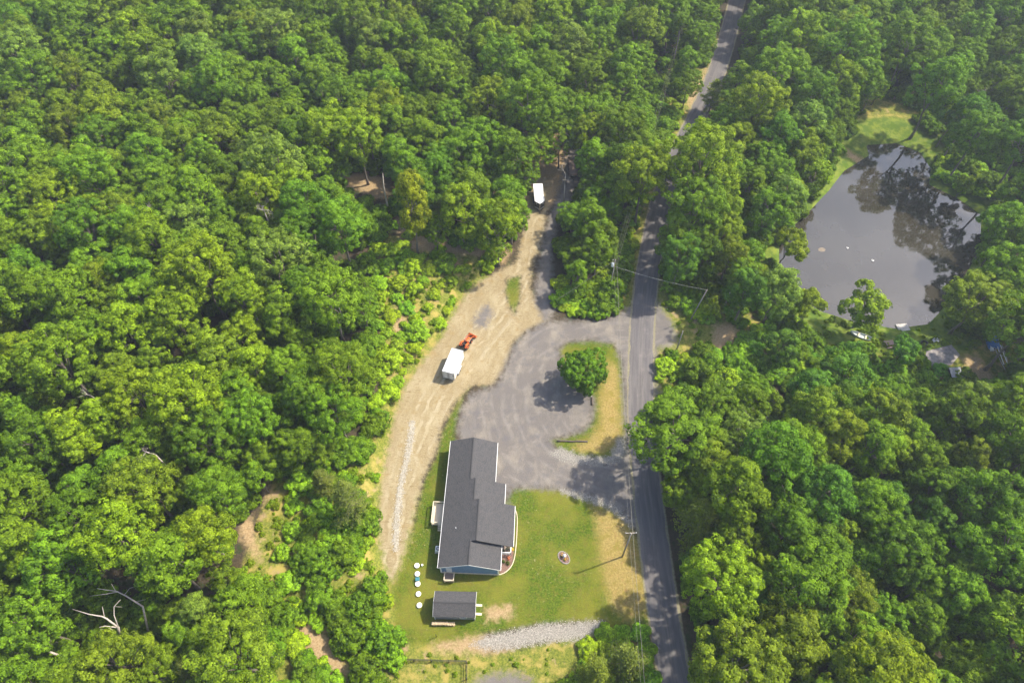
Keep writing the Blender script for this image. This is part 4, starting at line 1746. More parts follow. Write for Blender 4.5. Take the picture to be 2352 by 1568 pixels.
    m = MB()
    for s in (-1, 1):
        m.tube([(s * .8, .5, .55), (s * .75, -L * .35, .55), (s * .12, -L, .5)], .06, 6)
    for y in (0, -L * .3, -L * .6):
        m.tube([(-.78 * (1 - max(0, -y / L - .35)), y, .55), (.78 * (1 - max(0, -y / L - .35)), y, .55)], .05, 6)
    m.build('frame', 'roof_metal', o)
    m = MB()
    for s in (-1, 1):
        m.box((s * .35 - .06, -L * .62, .68), (s * .35 + .06, .4, .76))
    m.build('bunk', 'white', o)
    for s in (-1, 1):
        wheel(o, s * .95, -.6, .32, .2)
    # tarp covered boat / pile
    c = a + Vector((-.4, 1.6, 0))
    o = empty('tarp_covered_boat', c, rz, 'boat shaped load covered by a crumpled bright blue tarpaulin', 'covered boat')
    m = MB()
    nx, ny = 12, 16
    V, Fc = [], []
    r4 = random.Random(9)
    for j in range(ny + 1):
        for i in range(nx + 1):
            s_, t = i / nx * 2 - 1, j / ny * 2 - 1
            w = 1.15 * (1 - .45 * max(0, t) ** 2)
            z = 1.35 * (1 - abs(s_) ** 2.6) * (1 - abs(t) ** 4 * .7) + r4.uniform(-.05, .09)
            V.append((s_ * w + r4.uniform(-.04, .04), t * 1.9, max(.03, z)))
    for j in range(ny):
        for i in range(nx):
            q = j * (nx + 1) + i
            Fc.append((q, q + 1, q + nx + 2, q + nx + 1))
    m.add(V, Fc)
    m.build('tarpaulin', 'tarp', o, True)
    m = MB()
    m.prism([(-.9, -1.7), (.9, -1.7), (.85, 1.2), (0, 1.85), (-.85, 1.2)], .03, .32, 'z')
    m.build('hull', 'grey_boat', o)
    c = G(2277, 803)
    o = empty('cool_box', c, rz, 'white lidded box beside the blue tarpaulin', 'box')
    m = MB()
    m.box((-.3, -.45, 0), (.3, .45, .45))
    m.build('body', 'white', o, bevel=.04)
    m = MB()
    m.box((-.33, -.48, .455), (.33, .48, .53))
    m.build('lid', 'white', o, bevel=.03)
    # floats on the water
    for (u, v, s, lab) in ((1946.5, 569, .7, 'small white and black float on the pond nearer the sandy shoal'), (2004.5, 598, .8, 'small pale aerator float near the middle of the pond')):
        p = G0(u, v, -1.4)
        o = empty('pond_float', (p[0], p[1], -1.45), .4, lab, 'float')
        m = MB()
        m.tube([(0, 0, -.1), (0, 0, .08), (0, 0, .14)], [.3 * s, .34 * s, .2 * s], 14)
        m.build('float_ring', 'white', o)
        m = MB()
        m.tube([(0, 0, .14), (0, 0, .42)], [.12 * s, .06 * s], 8)
        m.build('motor', 'dark_metal', o)
    # shoal breaking the surface
    p = G0(1887, 573, -1.4)
    m = MB()
    stone(m, 1.0, random.Random(2))
    o = m.build('sand_shoal', M['stone'], None, True)
    o.location = (p[0], p[1], -1.47)
    o.scale = (.95, .8, .08)
    o.data.materials.clear()
    o.data.materials.append(plain('wet_sand', (.17, .135, .095), .8, .2, 2))
    tag(o, 'tan sandy shoal just breaking the pond surface', 'shoal')


build_pond_things()


# ------------------------------------------------------------------ loose stones (drainage lines and stone beds)
def stone_scatter(name, pts, label, mat='stone', rmin=.08, rmax=.2):
    r5 = np.random.default_rng(4)
    base = []
    for k in range(5):
        mb = MB()
        stone(mb, 1.0, random.Random(k))
        base.append((np.array(mb.v), mb.f))
    V, Fc, off = [], [], 0
    for x, y in pts:
        bv, bf = base[r5.integers(5)]
        s = r5.uniform(rmin, rmax)
        t = r5.uniform(0, 6.28)
        c, sn = math.cos(t), math.sin(t)
        q = bv * s * np.array([1, r5.uniform(.7, 1.1), r5.uniform(.7, 1.1)])
        q = np.stack([q[:, 0] * c - q[:, 1] * sn + x, q[:, 0] * sn + q[:, 1] * c + y, q[:, 2] + s * .25], 1)
        V.append(q)
        for f in bf:
            Fc.append(tuple(i + off for i in f))
        off += len(q)
    V = np.vstack(V)
    V[:, 2] += ground_h(V[:, 0], V[:, 1])
    me = bpy.data.meshes.new(name)
    me.from_pydata(V.tolist(), [], Fc)
    me.materials.append(M[mat])
    o = bpy.data.objects.new(name, me)
    COL.objects.link(o)
    tag(o, label, kind='stuff')


def pts_in(P, n, seed=1):
    r6 = np.random.default_rng(seed)
    lo, hi = P.min(0), P.max(0)
    out = []
    while len(out) < n:
        q = r6.uniform(lo, hi, (n, 2))
        out += list(q[inside(q[:, 0], q[:, 1], P)])
    return np.array(out[:n])


drain = smooth_line(poly([(948, 968), (942, 1010), (936, 1050), (926, 1090), (918, 1130), (912, 1180), (910, 1225), (908, 1262)]), .1)
dp = drain[RNG.integers(0, len(drain), 2600)] + RNG.normal(0, .30, (2600, 2))
stone_scatter('drainage_gravel', dp, 'line of pale loose stones along the middle of the dirt track', 'stone_pale', .04, .11)
stone_scatter('riprap_gravel', pts_in(STONE, 3600, 2) + RNG.normal(0, .28, (3600, 2)), 'bed of loose pale stones across the south end of the lawn', 'stone', .035, .09)
stone_scatter('border_gravel', np.vstack([pts_in(STONE2, 900, 3), pts_in(STONE3, 450, 4)]) + RNG.normal(0, .25, (1350, 2)), 'loose pale stones edging the driveway mouth', 'stone', .03, .09)


# ------------------------------------------------------------------ vegetation
def unit(v):
    return v / np.maximum(np.linalg.norm(v, axis=-1, keepdims=True), 1e-9)


def leaves_mesh(name, centers, normals, sizes, lv, rng, aspect=.8):
    n = len(centers)
    nrm = unit(normals)
    ref = unit(rng.normal(size=(n, 3)))
    a = unit(np.cross(nrm, ref))
    b = np.cross(nrm, a)
    s = sizes[:, None]
    v0 = centers - a * s * .5
    v1 = centers + b * s * .5 * aspect - nrm * s * .08
    v2 = centers + a * s * .5
    v3 = centers - b * s * .5 * aspect - nrm * s * .08
    V = np.stack([v0, v1, v2, v3], 1).reshape(-1, 3)
    Fq = np.arange(4 * n).reshape(n, 4)
    return np_mesh(name, V, Fq, {'lv': np.repeat(lv, 4)})


def crown_mesh(name, seed, R, zc, rz, nlobe=13, ntuft=15, nleaf=44, leaf=.34, low=-.25, tuft=(.5, .95)):
    rng = np.random.default_rng(seed)
    lobes = []
    for i in range(nlobe):
        for _ in range(30):
            d = unit(rng.normal(size=3))
            d[2] = low + (1 - low) * rng.random()
            h = math.sqrt(max(0, 1 - d[2] ** 2))
            t = rng.uniform(0, 2 * math.pi)
            d = np.array([h * math.cos(t), h * math.sin(t), d[2]])
            c = d * np.array([R, R, rz]) * rng.uniform(.46, .90)
            if all(np.linalg.norm(c - q[0]) > R * .33 for q in lobes):
                break
        lobes.append((c, R * rng.uniform(.22, .42)))
    lobes.append((np.array([0, 0, rz * .5]), R * .45))
    C, Nn, S, L = [], [], [], []
    for c, rl in lobes:
        out = unit(c + np.array([0, 0, .25 * R]))
        for k in range(ntuft):
            d = unit(rng.normal(size=3) + out * .8 + np.array([0, 0, .35]))
            p = c + d * rl * rng.uniform(.82, 1.18)
            if any(np.linalg.norm(p - q) < r * .62 for q, r in lobes):
                continue
            rt = rng.uniform(*tuft)
            m = nleaf
            dd = unit(rng.normal(size=(m, 3)) + d * .55 + np.array([0, 0, .35]))
            pp = p + dd * (rt * rng.uniform(.72, 1.06, (m, 1))) * np.array([1, 1, .75])
            nn = dd * .95 + d * .25 + np.array([0, 0, .2]) + rng.normal(0, .24, (m, 3))
            C.append(pp)
            Nn.append(nn)
            S.append(leaf * rng.uniform(.65, 1.25, m))
            L.append(np.clip(rng.normal(.52, .20) + rng.normal(0, .20, m), 0, 1))
    C = np.vstack(C) + np.array([0, 0, zc])
    return leaves_mesh(name, C, np.vstack(Nn), np.concatenate(S), np.concatenate(L), rng), lobes


def trunk_mesh(name, seed, h, lobes, zc, r0=.24):
    rr = random.Random(seed)
    mb = MB()
    n = 6
    top = zc + .2
    P = [Vector((math.sin(i * 1.3 + seed) * .09 * i, math.cos(i * 1.7 + seed) * .09 * i, -.3 + (top + .3) * i / n)) for i in range(n + 1)]
    R = [r0 * (1.5 if i == 0 else 1) * (1 - .62 * i / n) for i in range(n + 1)]
    mb.tube(P, R, 8)
    for i, (c, rl) in enumerate(lobes[:10]):
        s = P[3 + i % 3].lerp(P[4 + i % 3 if i % 3 < 2 else 6], rr.random())
        e = Vector(c) + Vector((0, 0, zc))
        mid = s.lerp(e, .5) + Vector((0, 0, .3 + rr.random() * .5))
        mb.tube([s, mid, e, e + (e - mid) * .45], [r0 * .42, r0 * .3, r0 * .17, r0 * .06], 5)
    me = mb.mesh(name, True)
    me.materials.append(M['bark'])
    return me


def pine_crown(name, seed, h, R, z0, nleaf=5200):
    rng = np.random.default_rng(seed)
    mb = MB()
    C, Nn, S, L = [], [], [], []
    nb = int((h - z0) / .55) * 5
    for i in range(nb):
        t = (i + rng.random()) / nb
        z = z0 + (h - z0) * t
        Rr = R * (1 - t) ** .75 * (.75 + .45 * rng.random()) + .25
        a = rng.uniform(0, 2 * math.pi)
        d = np.array([math.cos(a), math.sin(a), .0])
        end = np.array([d[0] * Rr, d[1] * Rr, z + Rr * rng.uniform(-.08, .28)])
        st = np.array([0, 0, z])
        mb.tube([Vector(st), Vector(st * .5 + end * .5), Vector(end)], [.05, .035, .012], 4, False)
        m = max(10, int(nleaf / nb))
        u = rng.uniform(.25, 1.05, m) ** .7
        p = st + (end - st) * u[:, None] + rng.normal(0, 1, (m, 3)) * np.array([.26, .26, .13]) * (.5 + .6 * u[:, None])
        nn = np.array([0, 0, 1.0]) + rng.normal(0, .55, (m, 3)) + d * .3
        C.append(p)
        Nn.append(nn)
        S.append(.34 * rng.uniform(.6, 1.3, m))
        L.append(np.clip(rng.normal(.5, .2) + rng.normal(0, .2, m), 0, 1))
    me = leaves_mesh(name, np.vstack(C), np.vstack(Nn), np.concatenate(S), np.concatenate(L), rng, .38)
    tb = MB()
    tb.tube([(0, 0, -.3), (0, 0, h * .5), (0, 0, h)], [.2, .13, .03], 8)
    tb.v += mb.v
    tb.f += [tuple(i + tb.n for i in f) for f in mb.f]
    tm = tb.mesh(name + '_wood', True, False)
    tm.materials.append(M['bark'])
    return me, tm


def snag_mesh(name, seed, h, r0=.2, depth=4, spread=.6, keep=.75):
    rr = random.Random(seed)
    mb = MB()

    def grow(p, d, L, r, dep):
        n = 4
        P, R = [p], [r]
        q = p.copy()
        dd = d.copy()
        for i in range(n):
            dd = (dd + Vector((rr.uniform(-1, 1), rr.uniform(-1, 1), rr.uniform(-.6, .8))) * .14).normalized()
            q = q + dd * (L / n)
            P.append(q.copy())
            R.append(r * (1 - .55 * (i + 1) / n))
        mb.tube(P, R, 6 if dep > 2 else 4)
        if dep <= 1:
            return
        for k in range(rr.choice((2, 3, 3))):
            t = rr.randint(2, n)
            ax = dd.orthogonal().normalized()
            ax = Matrix.Rotation(rr.uniform(0, 6.28), 3, dd) @ ax
            nd_ = (dd + ax * spread * rr.uniform(.6, 1.5)).normalized()
            grow(P[t], nd_, L * rr.uniform(.45, .75), R[t] * .8, dep - 1)
    grow(Vector((0, 0, -.2)), Vector((0, 0, 1)), h * .5, r0, depth)
    me = mb.mesh(name, True, False)
    me.materials.append(M['dead'])
    return me


BROAD = []
for s in range(12):
    R = [3.6, 4.2, 4.8, 3.9, 4.5, 3.4, 5.0, 4.1, 3.7, 4.6, 4.3, 3.2][s]
    h = [15.5, 16.5, 17.5, 15, 17, 14.5, 18, 16, 15, 17.5, 16.5, 14][s]
    rz = R * [1.3, 1.25, 1.1, 1.5, 1.25, 1.65, 1.1, 1.4, 1.55, 1.15, 1.3, 1.7][s]
    zc = h - rz
    cm, lb = crown_mesh('crown', 100 + s, R, zc, rz, [24, 25, 27, 26, 27, 23, 28, 26, 24, 27, 27, 22][s], 14, 48, .285, -.62, (.38, .78))
    cm.materials.append(M['leaf'])
    BROAD.append((cm, trunk_mesh('trunk', s, h, lb, zc), R, h, zc))
BUSH = []
for s in range(6):
    R = [1.5, 1.9, 2.3, 1.7, 2.0, 1.3][s]
    cm, lb = crown_mesh('foliage', 300 + s, R, R * .42, R * .8, 12, 11, 30, .34, -.45, (.3, .62))
    cm.materials.append(M['leaf'])
    BUSH.append((cm, trunk_mesh('stem', 40 + s, R, lb, R * .45, .06), R, R * 1.4, R * .5))
SMALL = []
for s in range(4):
    R = [2.4, 2.9, 3.3, 2.6][s]
    h = [6.5, 7.5, 8.0, 8.5][s]
    cm, lb = crown_mesh('crown', 400 + s, R, h - R * .9, R * .95, 12, 14, 40, .30, -.5, (.4, .7))
    cm.materials.append(M['leaf'])
    SMALL.append((cm, trunk_mesh('trunk', 60 + s, h, lb, h - R * .9, .14), R, h, h - R * .9))
ROUND = []
cm, lb = crown_mesh('crown', 777, 3.7, 3.9, 3.9, 34, 15, 44, .30, -.75, (.3, .6))
cm.materials.append(M['leaf'])
ROUND.append((cm, trunk_mesh('trunk', 77, 7.2, lb[:10], 3.2, .17), 3.7, 7.3, 3.9))
PINE = []
for s in range(4):
    h, R = [(12, 3.0), (10, 2.6), (14, 3.2), (8, 2.7)][s]
    cm, tm = pine_crown('crown', 500 + s, h, R, h * .18)
    cm.materials.append(M['needle'])
    PINE.append((cm, tm, R, h, h * .5))

HUES = {'bright green': (1.06, 1.06, 1.0), 'deep green': (.72, .82, .9), 'yellow green': (1.32, 1.14, .9), 'olive green': (1.10, .93, 1.1), 'blue green': (.66, .88, 1.5), 'mid green': (.90, .95, .95), 'pale green': (1.2, 1.08, 2.6), 'yellowing': (1.75, 1.3, 1.0)}

LABELS = {}


def plant_tree(kind, var, x, y, s, rz, hue, label, cat, group, name='broadleaf_tree', z=None, sz=None):
    cm, tm, R, h, zc = kind[var]
    o = empty(name, (x, y, qh(x, y) if z is None else z), rz, label, cat, group)
    o.scale = (s, s, s if sz is None else sz)
    bush = kind is BUSH
    for nm, me in (('stem' if bush else 'trunk', tm), ('foliage' if bush else 'crown', cm)):
        c = bpy.data.objects.new(nm, me)
        COL.objects.link(c)
        c.parent = o
        hu = HUES[hue]
        k_ = 1.45 if bush else 1.0
        c.color = (hu[0] * k_, hu[1] * k_, hu[2] * k_, 1)
    return o


CLEAR = [
    [(1205, 505), (1225, 480), (1205, 430), (1215, 405), (1265, 405), (1285, 345), (1330, 335), (1325, 440), (1300, 480), (1275, 500), (1260, 580), (1268, 700),
     (1275, 725), (1430, 735), (1445, 690), (1470, 560), (1490, 490), (1525, 430), (1545, 430), (1530, 500), (1507, 560), (1520, 650), (1522, 700), (1550, 690), (1610, 740), (1700, 735),
     (1705, 790), (1560, 815), (1515, 815), (1505, 890), (1482, 930), (1475, 1000), (1490, 1080), (1515, 1120), (1512, 1180), (1535, 1290), (1565, 1340), (1600, 1430), (1610, 1640), (850, 1640),
     (925, 1460), (905, 1370), (870, 1320), (850, 1200), (880, 1060), (905, 970), (895, 900), (950, 830), (1000, 765), (1040, 700), (1080, 640), (1140, 615), (1190, 570)],
    [(1590, 275), (1640, 275), (1668, 190), (1702, 90), (1722, -40), (1668, -40), (1640, 90), (1608, 190)],
    [(1935, 330), (1985, 225), (2075, 235), (2160, 330), (2200, 400), (2262, 470), (2252, 560), (2185, 650), (2140, 720), (2150, 750), (2280, 770), (2322, 800), (2330, 870), (2250, 880), (2130, 865), (2100, 815),
     (1960, 800), (1840, 775), (1825, 660), (1795, 600), (1800, 530), (1850, 480), (1900, 420)],
    [(785, 415), (850, 390), (905, 400), (905, 500), (860, 480)],
    [(540, 1180), (600, 1160), (635, 1085), (720, 1105), (700, 1200), (690, 1300), (690, 1420), (630, 1400), (600, 1345), (530, 1255)],
    [(205, 1345), (330, 1345), (345, 1400), (290, 1470), (160, 1415)],
    [(1525, 110), (1565, 60), (1555, 170), (1525, 270), (1495, 310), (1505, 210)],
    [(905, 500), (985, 560), (1000, 610), (920, 610)],
    [(1525, 640), (1590, 625), (1660, 660), (1720, 740), (1530, 740)],
]
SHRUBZ = {
    'west': [(868, 560), (1000, 575), (1090, 640), (1040, 700), (1000, 765), (950, 830), (905, 890), (880, 960), (850, 960), (862, 760)],
    'southwest': [(690, 1090), (830, 1040), (885, 1045), (852, 1180), (862, 1310), (905, 1370), (925, 1460), (870, 1600), (690, 1600), (660, 1400), (640, 1240)],
    'pond': [(1690, 800), (1720, 745), (1830, 720), (1870, 780), (1990, 810), (2110, 830), (2240, 890), (2080, 905), (1890, 885), (1720, 865), (1560, 880), (1520, 840), (1580, 815)],
    'verge': [(1522, 660), (1560, 630), (1650, 700), (1610, 740), (1550, 690)],
    'triangle': [(1275, 640), (1290, 720), (1420, 722), (1440, 640), (1475, 520), (1450, 480), (1400, 580), (1350, 690)],
    'south': [(1340, 1500), (1400, 1445), (1485, 1450), (1510, 1620), (1280, 1620)],
    'corridor': [(1460, 470), (1540, 380), (1590, 250), (1560, 60), (1530, 60), (1490, 300), (1440, 460)],
    'pondeast': [(2140, 390), (2250, 450), (2300, 420), (2200, 350)],
    'gap': [(880, 490), (1000, 560), (1180, 560), (1190, 600), (1090, 640), (900, 600)],
}
WORLD_CLEAR = [poly(c) for c in CLEAR[:1]]


def canopy_ok(x, y, zc, R, zones, tol=.8):
    u, v = PJ(x, y, zc)
    d = y * CP + (CAM_H - zc) * SP
    r = FPX * R / d * tol
    ang = np.linspace(0, 2 * np.pi, 10, endpoint=False)
    us = np.concatenate([[u], u + r * np.cos(ang), u + .5 * r * np.cos(ang)])
    vs = np.concatenate([[v], v + r * .9 * np.sin(ang), v + .45 * r * np.sin(ang)])
    for Z in zones:
        if inside(us, vs, Z).any():
            return False
    return True


SUNNY = [poly([(1060, 680), (1195, 520), (1240, 520), (1235, 700), (1400, 735), (1500, 720), (1490, 870), (1460, 1000), (1260, 1130), (1180, 1130), (1390, 1250), (1470, 1440), (900, 1480), (870, 1200), (930, 900)]),
         poly([(1940, 335), (1990, 250), (2070, 255), (2150, 320), (2190, 400), (2240, 440), (2200, 450), (2140, 400), (2120, 340), (2000, 325)], -.5), poly([(1590, 255), (1630, 265), (1672, 150), (1630, 150)]), poly([(2140, 385), (2200, 350), (2320, 430), (2320, 510), (2255, 490)])]


def shade_ok(x, y, z, R):
    sx, sy = x - .75 * z, y - .27 * z
    ang = np.linspace(0, 2 * np.pi, 8, endpoint=False)
    px = np.concatenate([[sx], sx + .7 * R * np.cos(ang)])
    py = np.concatenate([[sy], sy + .7 * R * np.sin(ang)])
    return not any(inside(px, py, P).any() for P in SUNNY)


HARD = [poly([(1000, 990), (1190, 990), (1200, 1330), (990, 1330)]), POND, DIRT, GRAVEL, LAWN, NDRIVE]


# lookup grids over the place, so that thousands of plants can be tested quickly
LX0, LY0, LS = -222.0, -22.0, .8
LXS, LYS = np.arange(LX0, 224, LS), np.arange(LY0, 308, LS)
_gx, _gy = np.meshgrid(LXS, LYS)
_fx, _fy = _gx.ravel(), _gy.ravel()
_nb = (_fx > -60) & (_fx < 125) & (_fy < 165)


def lut(fn, far):
    a = np.full(_fx.shape, far)
    a[_nb] = fn(_fx[_nb], _fy[_nb])
    return a.reshape(_gx.shape)


LUT_H = ground_h(_fx, _fy).reshape(_gx.shape)
LUT_ROAD = dist_line(_fx, _fy, ROADS[::8]).reshape(_gx.shape)
LUT_HARD = lut(lambda a, b: np.max([sdist(a, b, P) for P in HARD], axis=0), -50.0)
LUT_BARE = np.max([sdist(_fx, _fy, P) for P in BARE], axis=0).reshape(_gx.shape)
LUT_STONE = lut(lambda a, b: np.max([sdist(a, b, P) for P in (STONE, PAD, LOT)], axis=0), -50.0)


def look(L, x, y):
    fx, fy = (x - LX0) / LS, (y - LY0) / LS
    i, j = int(fx), int(fy)
    i = min(max(i, 0), L.shape[1] - 2)
    j = min(max(j, 0), L.shape[0] - 2)
    a, b = min(max(fx - i, 0), 1), min(max(fy - j, 0), 1)
    return float((L[j, i] * (1 - a) + L[j, i + 1] * a) * (1 - b) + (L[j + 1, i] * (1 - a) + L[j + 1, i + 1] * a) * b)


def qh(x, y):
    return look(LUT_H, x, y)


def base_ok(x, y, m=1.0):
    return look(LUT_ROAD, x, y) > ROAD_W / 2 + .9 + m and look(LUT_HARD, x, y) < -m


placed = []          # (x, y, R)
# ---- trees that stand out one by one: (kind, variant, crown pixel u, v, scale, hue, label)
HERO = [
    (ROUND, 0, 1338, 849, 1.0, 'deep green', 'round dense dark green tree alone on the grass island of the drive', 'round_tree'),
    (BROAD, 11, 944, 478, .95, 'yellowing', 'slim yellowing tree with a bare pale trunk at the wood edge', 'broadleaf_tree'),
    (BROAD, 6, 1555, 985, 1.28, 'mid green', 'large spreading green tree overhanging the road opposite the house', 'broadleaf_tree'),
    (BROAD, 5, 1552, 560, 1.0, 'bright green', 'tall bright green tree overhanging the road north of the junction', 'broadleaf_tree'),
    (BROAD, 6, 1615, 365, 1.35, 'yellow green', 'very large yellow green tree hiding the bend of the road', 'broadleaf_tree'),
    (BROAD, 2, 1742, 235, 1.25, 'yellow green', 'big yellow green tree beside the straight stretch of the northern road', 'broadleaf_tree'),
    (BROAD, 9, 1655, 1335, 1.05, 'yellow green', 'vivid yellow green tree beside the lower road', 'broadleaf_tree'),
    (SMALL, 1, 1990, 705, 1.35, 'yellow green', 'small yellow green tree leaning over the south shore of the pond', 'shore_tree'),
    (BROAD, 2, 2248, 690, 1.15, 'olive green', 'broad olive tree on the southeast shore of the pond', 'broadleaf_tree'),
    (SMALL, 3, 1862, 700, 1.05, 'yellow green', 'small feathery yellow green tree at the southwest corner of the pond', 'shore_tree'),
    (BROAD, 3, 1325, 590, .8, 'mid green', 'rounded green tree between the wooded drive and the transformer pole', 'broadleaf_tree'),
    (BROAD, 8, 1315, 500, .85, 'mid green', 'green tree just south of the flatbed trailer', 'broadleaf_tree'),
    (BROAD, 0, 1362, 365, .95, 'bright green', 'bright green tree beside the flatbed trailer', 'broadleaf_tree'),
    (BROAD, 4, 1240, 340, .82, 'yellow green', 'light green tree leaning over the black pointed nose trailer', 'broadleaf_tree'),
    (PINE, 0, 1600, 1195, 1.35, 'yellow green', 'broad feathery yellow green pine overhanging the road below the junction', 'pine_tree'),
    (PINE, 1, 1016, 500, 1.0, 'olive green', 'slim olive pine beside the yellowing tree at the wood edge', 'pine_tree'),
    (PINE, 3, 1638, 222, 1.15, 'yellow green', 'flat topped yellowish pine at the road edge in the far bend', 'pine_tree'),
    (PINE, 2, 800, 1150, .95, 'olive green', 'tall feathery olive pine left of the dirt track', 'pine_tree'),
    (PINE, 1, 745, 1110, .85, 'olive green', 'smaller olive pine behind the tall pine left of the dirt track', 'pine_tree'),
    (PINE, 3, 1440, 1520, 1.1, 'olive green', 'wispy olive pine beside the wires at the bottom edge', 'pine_tree'),
    (PINE, 3, 1370, 1545, 1.0, 'yellow green', 'wispy yellowish pine left of the wires at the bottom edge', 'pine_tree'),
    (PINE, 1, 1685, 1470, 1.0, 'olive green', 'dark wispy pine right of the road near the bottom edge', 'pine_tree'),
    (PINE, 1, 1745, 1545, 1.1, 'yellow green', 'pale wispy pine right of the road at the bottom edge', 'pine_tree'),
    (PINE, 0, 1820, 130, .9, 'olive green', 'olive pine east of the straight northern road', 'pine_tree'),
    (PINE, 1, 1745, 118, .9, 'olive green', 'olive pine close to the east edge of the straight northern road', 'pine_tree'),
    (PINE, 2, 450, 1545, .8, 'olive green', 'pale feathery conifer at the bottom edge of the western woods', 'pine_tree'),
    (BROAD, 1, 2160, 195, 1.35, 'mid green', 'large pale green tree beyond the north shore of the pond', 'broadleaf_tree'),
    (BROAD, 6, 1945, 110, 1.2, 'mid green', 'very broad green tree northwest of the pond', 'broadleaf_tree'),
    (BROAD, 8, 1840, 350, 1.0, 'yellow green', 'yellow green tree on the northwest shore of the pond', 'broadleaf_tree'),
    (BROAD, 3, 1810, 455, .85, 'yellow green', 'yellow green tree leaning over the west shore of the pond', 'broadleaf_tree'),
    (BROAD, 0, 2300, 520, 1.0, 'mid green', 'pale green tree on the east shore of the pond', 'broadleaf_tree'),
    (SMALL, 1, 1868, 405, 1.25, 'yellow green', 'feathery yellow green tree overhanging the northwest corner of the pond', 'shore_tree'),
    (SMALL, 3, 1812, 560, 1.25, 'yellow green', 'feathery yellow green tree overhanging the west shore of the pond lower down', 'shore_tree'),
    (SMALL, 0, 2215, 425, .8, 'yellow green', 'low yellow green tree on the northeast bank of the pond', 'shore_tree'),
    (SMALL, 0, 1730, 640, 1.2, 'olive green', 'small olive tree west of the pond', 'shore_tree'),
    (SMALL, 2, 1945, 850, 1.25, 'blue green', 'feathery blue green tree on the slope below the pond', 'shore_tree'),
    (SMALL, 1, 1870, 905, 1.3, 'blue green', 'feathery blue green tree left of its neighbour on the slope below the pond', 'shore_tree'),
    (SMALL, 3, 2075, 800, .9, 'blue green', 'rounded blue green tree beside the brown picnic table', 'shore_tree'),
    (SMALL, 1, 1795, 790, 1.0, 'blue green', 'low blue green tree right of the sandy path by the road', 'shore_tree'),
    (SMALL, 0, 1600, 860, 1.1, 'mid green', 'low green tree at the road edge opposite the grass island', 'shore_tree'),
]
FLAT = {'slim yellowing tree with a bare pale trunk at the wood edge': 1.6, 'round dense dark green tree alone on the grass island of the drive': 1.12, 'large spreading green tree overhanging the road opposite the house': .66, 'rounded green tree between the wooded drive and the transformer pole': .56,
        'green tree just south of the flatbed trailer': .68, 'broad olive tree on the southeast shore of the pond': .75, 'broad feathery yellow green pine overhanging the road below the junction': .75, 'light green tree leaning over the black pointed nose trailer': .8}
for kind, var, u, v, s, hue, lab, nm in HERO:
    cm, tm, R, h, zc = kind[var]
    fl = FLAT.get(lab, 1.0)
    p = G(u, v, zc * s * fl)
    cat = 'tree'
    x, y = p.x, p.y
    plant_tree(kind, var, x, y, s, rnd.uniform(0, 6.28), hue, lab, cat, None, nm, None, s * fl)
    placed.append((x, y, R * s * .95))

# ---- the woods
PLACE = [(0, 330, 0, 400, 'at the upper left corner'), (330, 700, 0, 400, 'in the upper western woods'), (700, 1060, 0, 400, 'behind the dark opening'),
         (1060, 1300, 0, 400, 'behind the pointed nose trailer'), (1300, 1660, 0, 500, 'between the two drives'), (1660, 1990, 0, 330, 'east of the northern road'),
         (1990, 2352, 0, 330, 'north of the pond'), (1990, 2352, 330, 760, 'east of the pond'), (1480, 1990, 330, 800, 'between road and pond'),
         (0, 300, 400, 800, 'at the left edge'), (300, 600, 400, 800, 'in the middle western woods'), (600, 1200, 400, 800, 'above the dirt track'),
         (0, 300, 800, 1250, 'at the lower left edge'), (300, 600, 800, 1250, 'in the lower western woods'), (600, 950, 800, 1250, 'beside the dirt track'),
         (0, 400, 1250, 1900, 'near the bleached dead limbs'), (400, 950, 1250, 1900, 'near the sandy slip'),
         (1460, 1800, 800, 1250, 'across the road from the house'), (1800, 2352, 760, 1150, 'on the slope below the pond'), (1460, 1800, 1250, 1900, 'beside the lower road'),
         (1800, 2080, 1150, 1900, 'in the lower eastern woods'), (2080, 2352, 1150, 1900, 'in the lower right corner')]
PENDING = []         # (object, base label, u): told apart at the end by their order from the left
ORD = 'first second third fourth fifth sixth seventh eighth ninth tenth eleventh twelfth'.split()
CNT = 'zero one two three four five six seven eight nine ten eleven twelve'.split()


def settle_labels():
    by = {}
    for o, base, u in PENDING:
        by.setdefault(base, []).append((u, o))
    for base, L in by.items():
        L.sort(key=lambda q: q[0])
        n = len(L)
        for i, (u, o) in enumerate(L):
            if n == 1:
                t = base
            elif n == 2:
                t = base + (', left of two' if i == 0 else ', right of two')
            elif i == 0:
                t = base + ', leftmost of ' + (CNT[n] if n < 13 else 'many')
            elif i == n - 1:
                t = base + ', rightmost of ' + (CNT[n] if n < 13 else 'many')
            elif i <= n // 2:
                t = base + f', {ORD[min(i, 11)]} from left of ' + (CNT[n] if n < 13 else 'many')
            else:
                t = base + f', {ORD[min(n - 1 - i, 11)]} from right of ' + (CNT[n] if n < 13 else 'many')
            o['label'] = t


def place_words(u, v):
    for a, b, c, d, s in PLACE:
        if a <= u < b and c <= v < d:
            return s
    u = min(max(u, 0), 2351)
    v = min(max(v, 0), 1899)
    for a, b, c, d, s in PLACE:
        if a <= u < b and c <= v < d:
            return s
    return 'beside the lower road'


cand = []
zones = CLEAR + [SHRUBZ['west'], SHRUBZ['southwest'], SHRUBZ['pond'], SHRUBZ['triangle'], SHRUBZ['pondeast'], SHRUBZ['south'], SHRUBZ['gap']]
tries = RNG.uniform([-215, -12], [215, 300], (28000, 2))
PL = [np.array(q) for q in placed]
cell = {}


def cadd(x, y, R):
    cell.setdefault((int(x // 8), int(y // 8)), []).append((x, y, R))


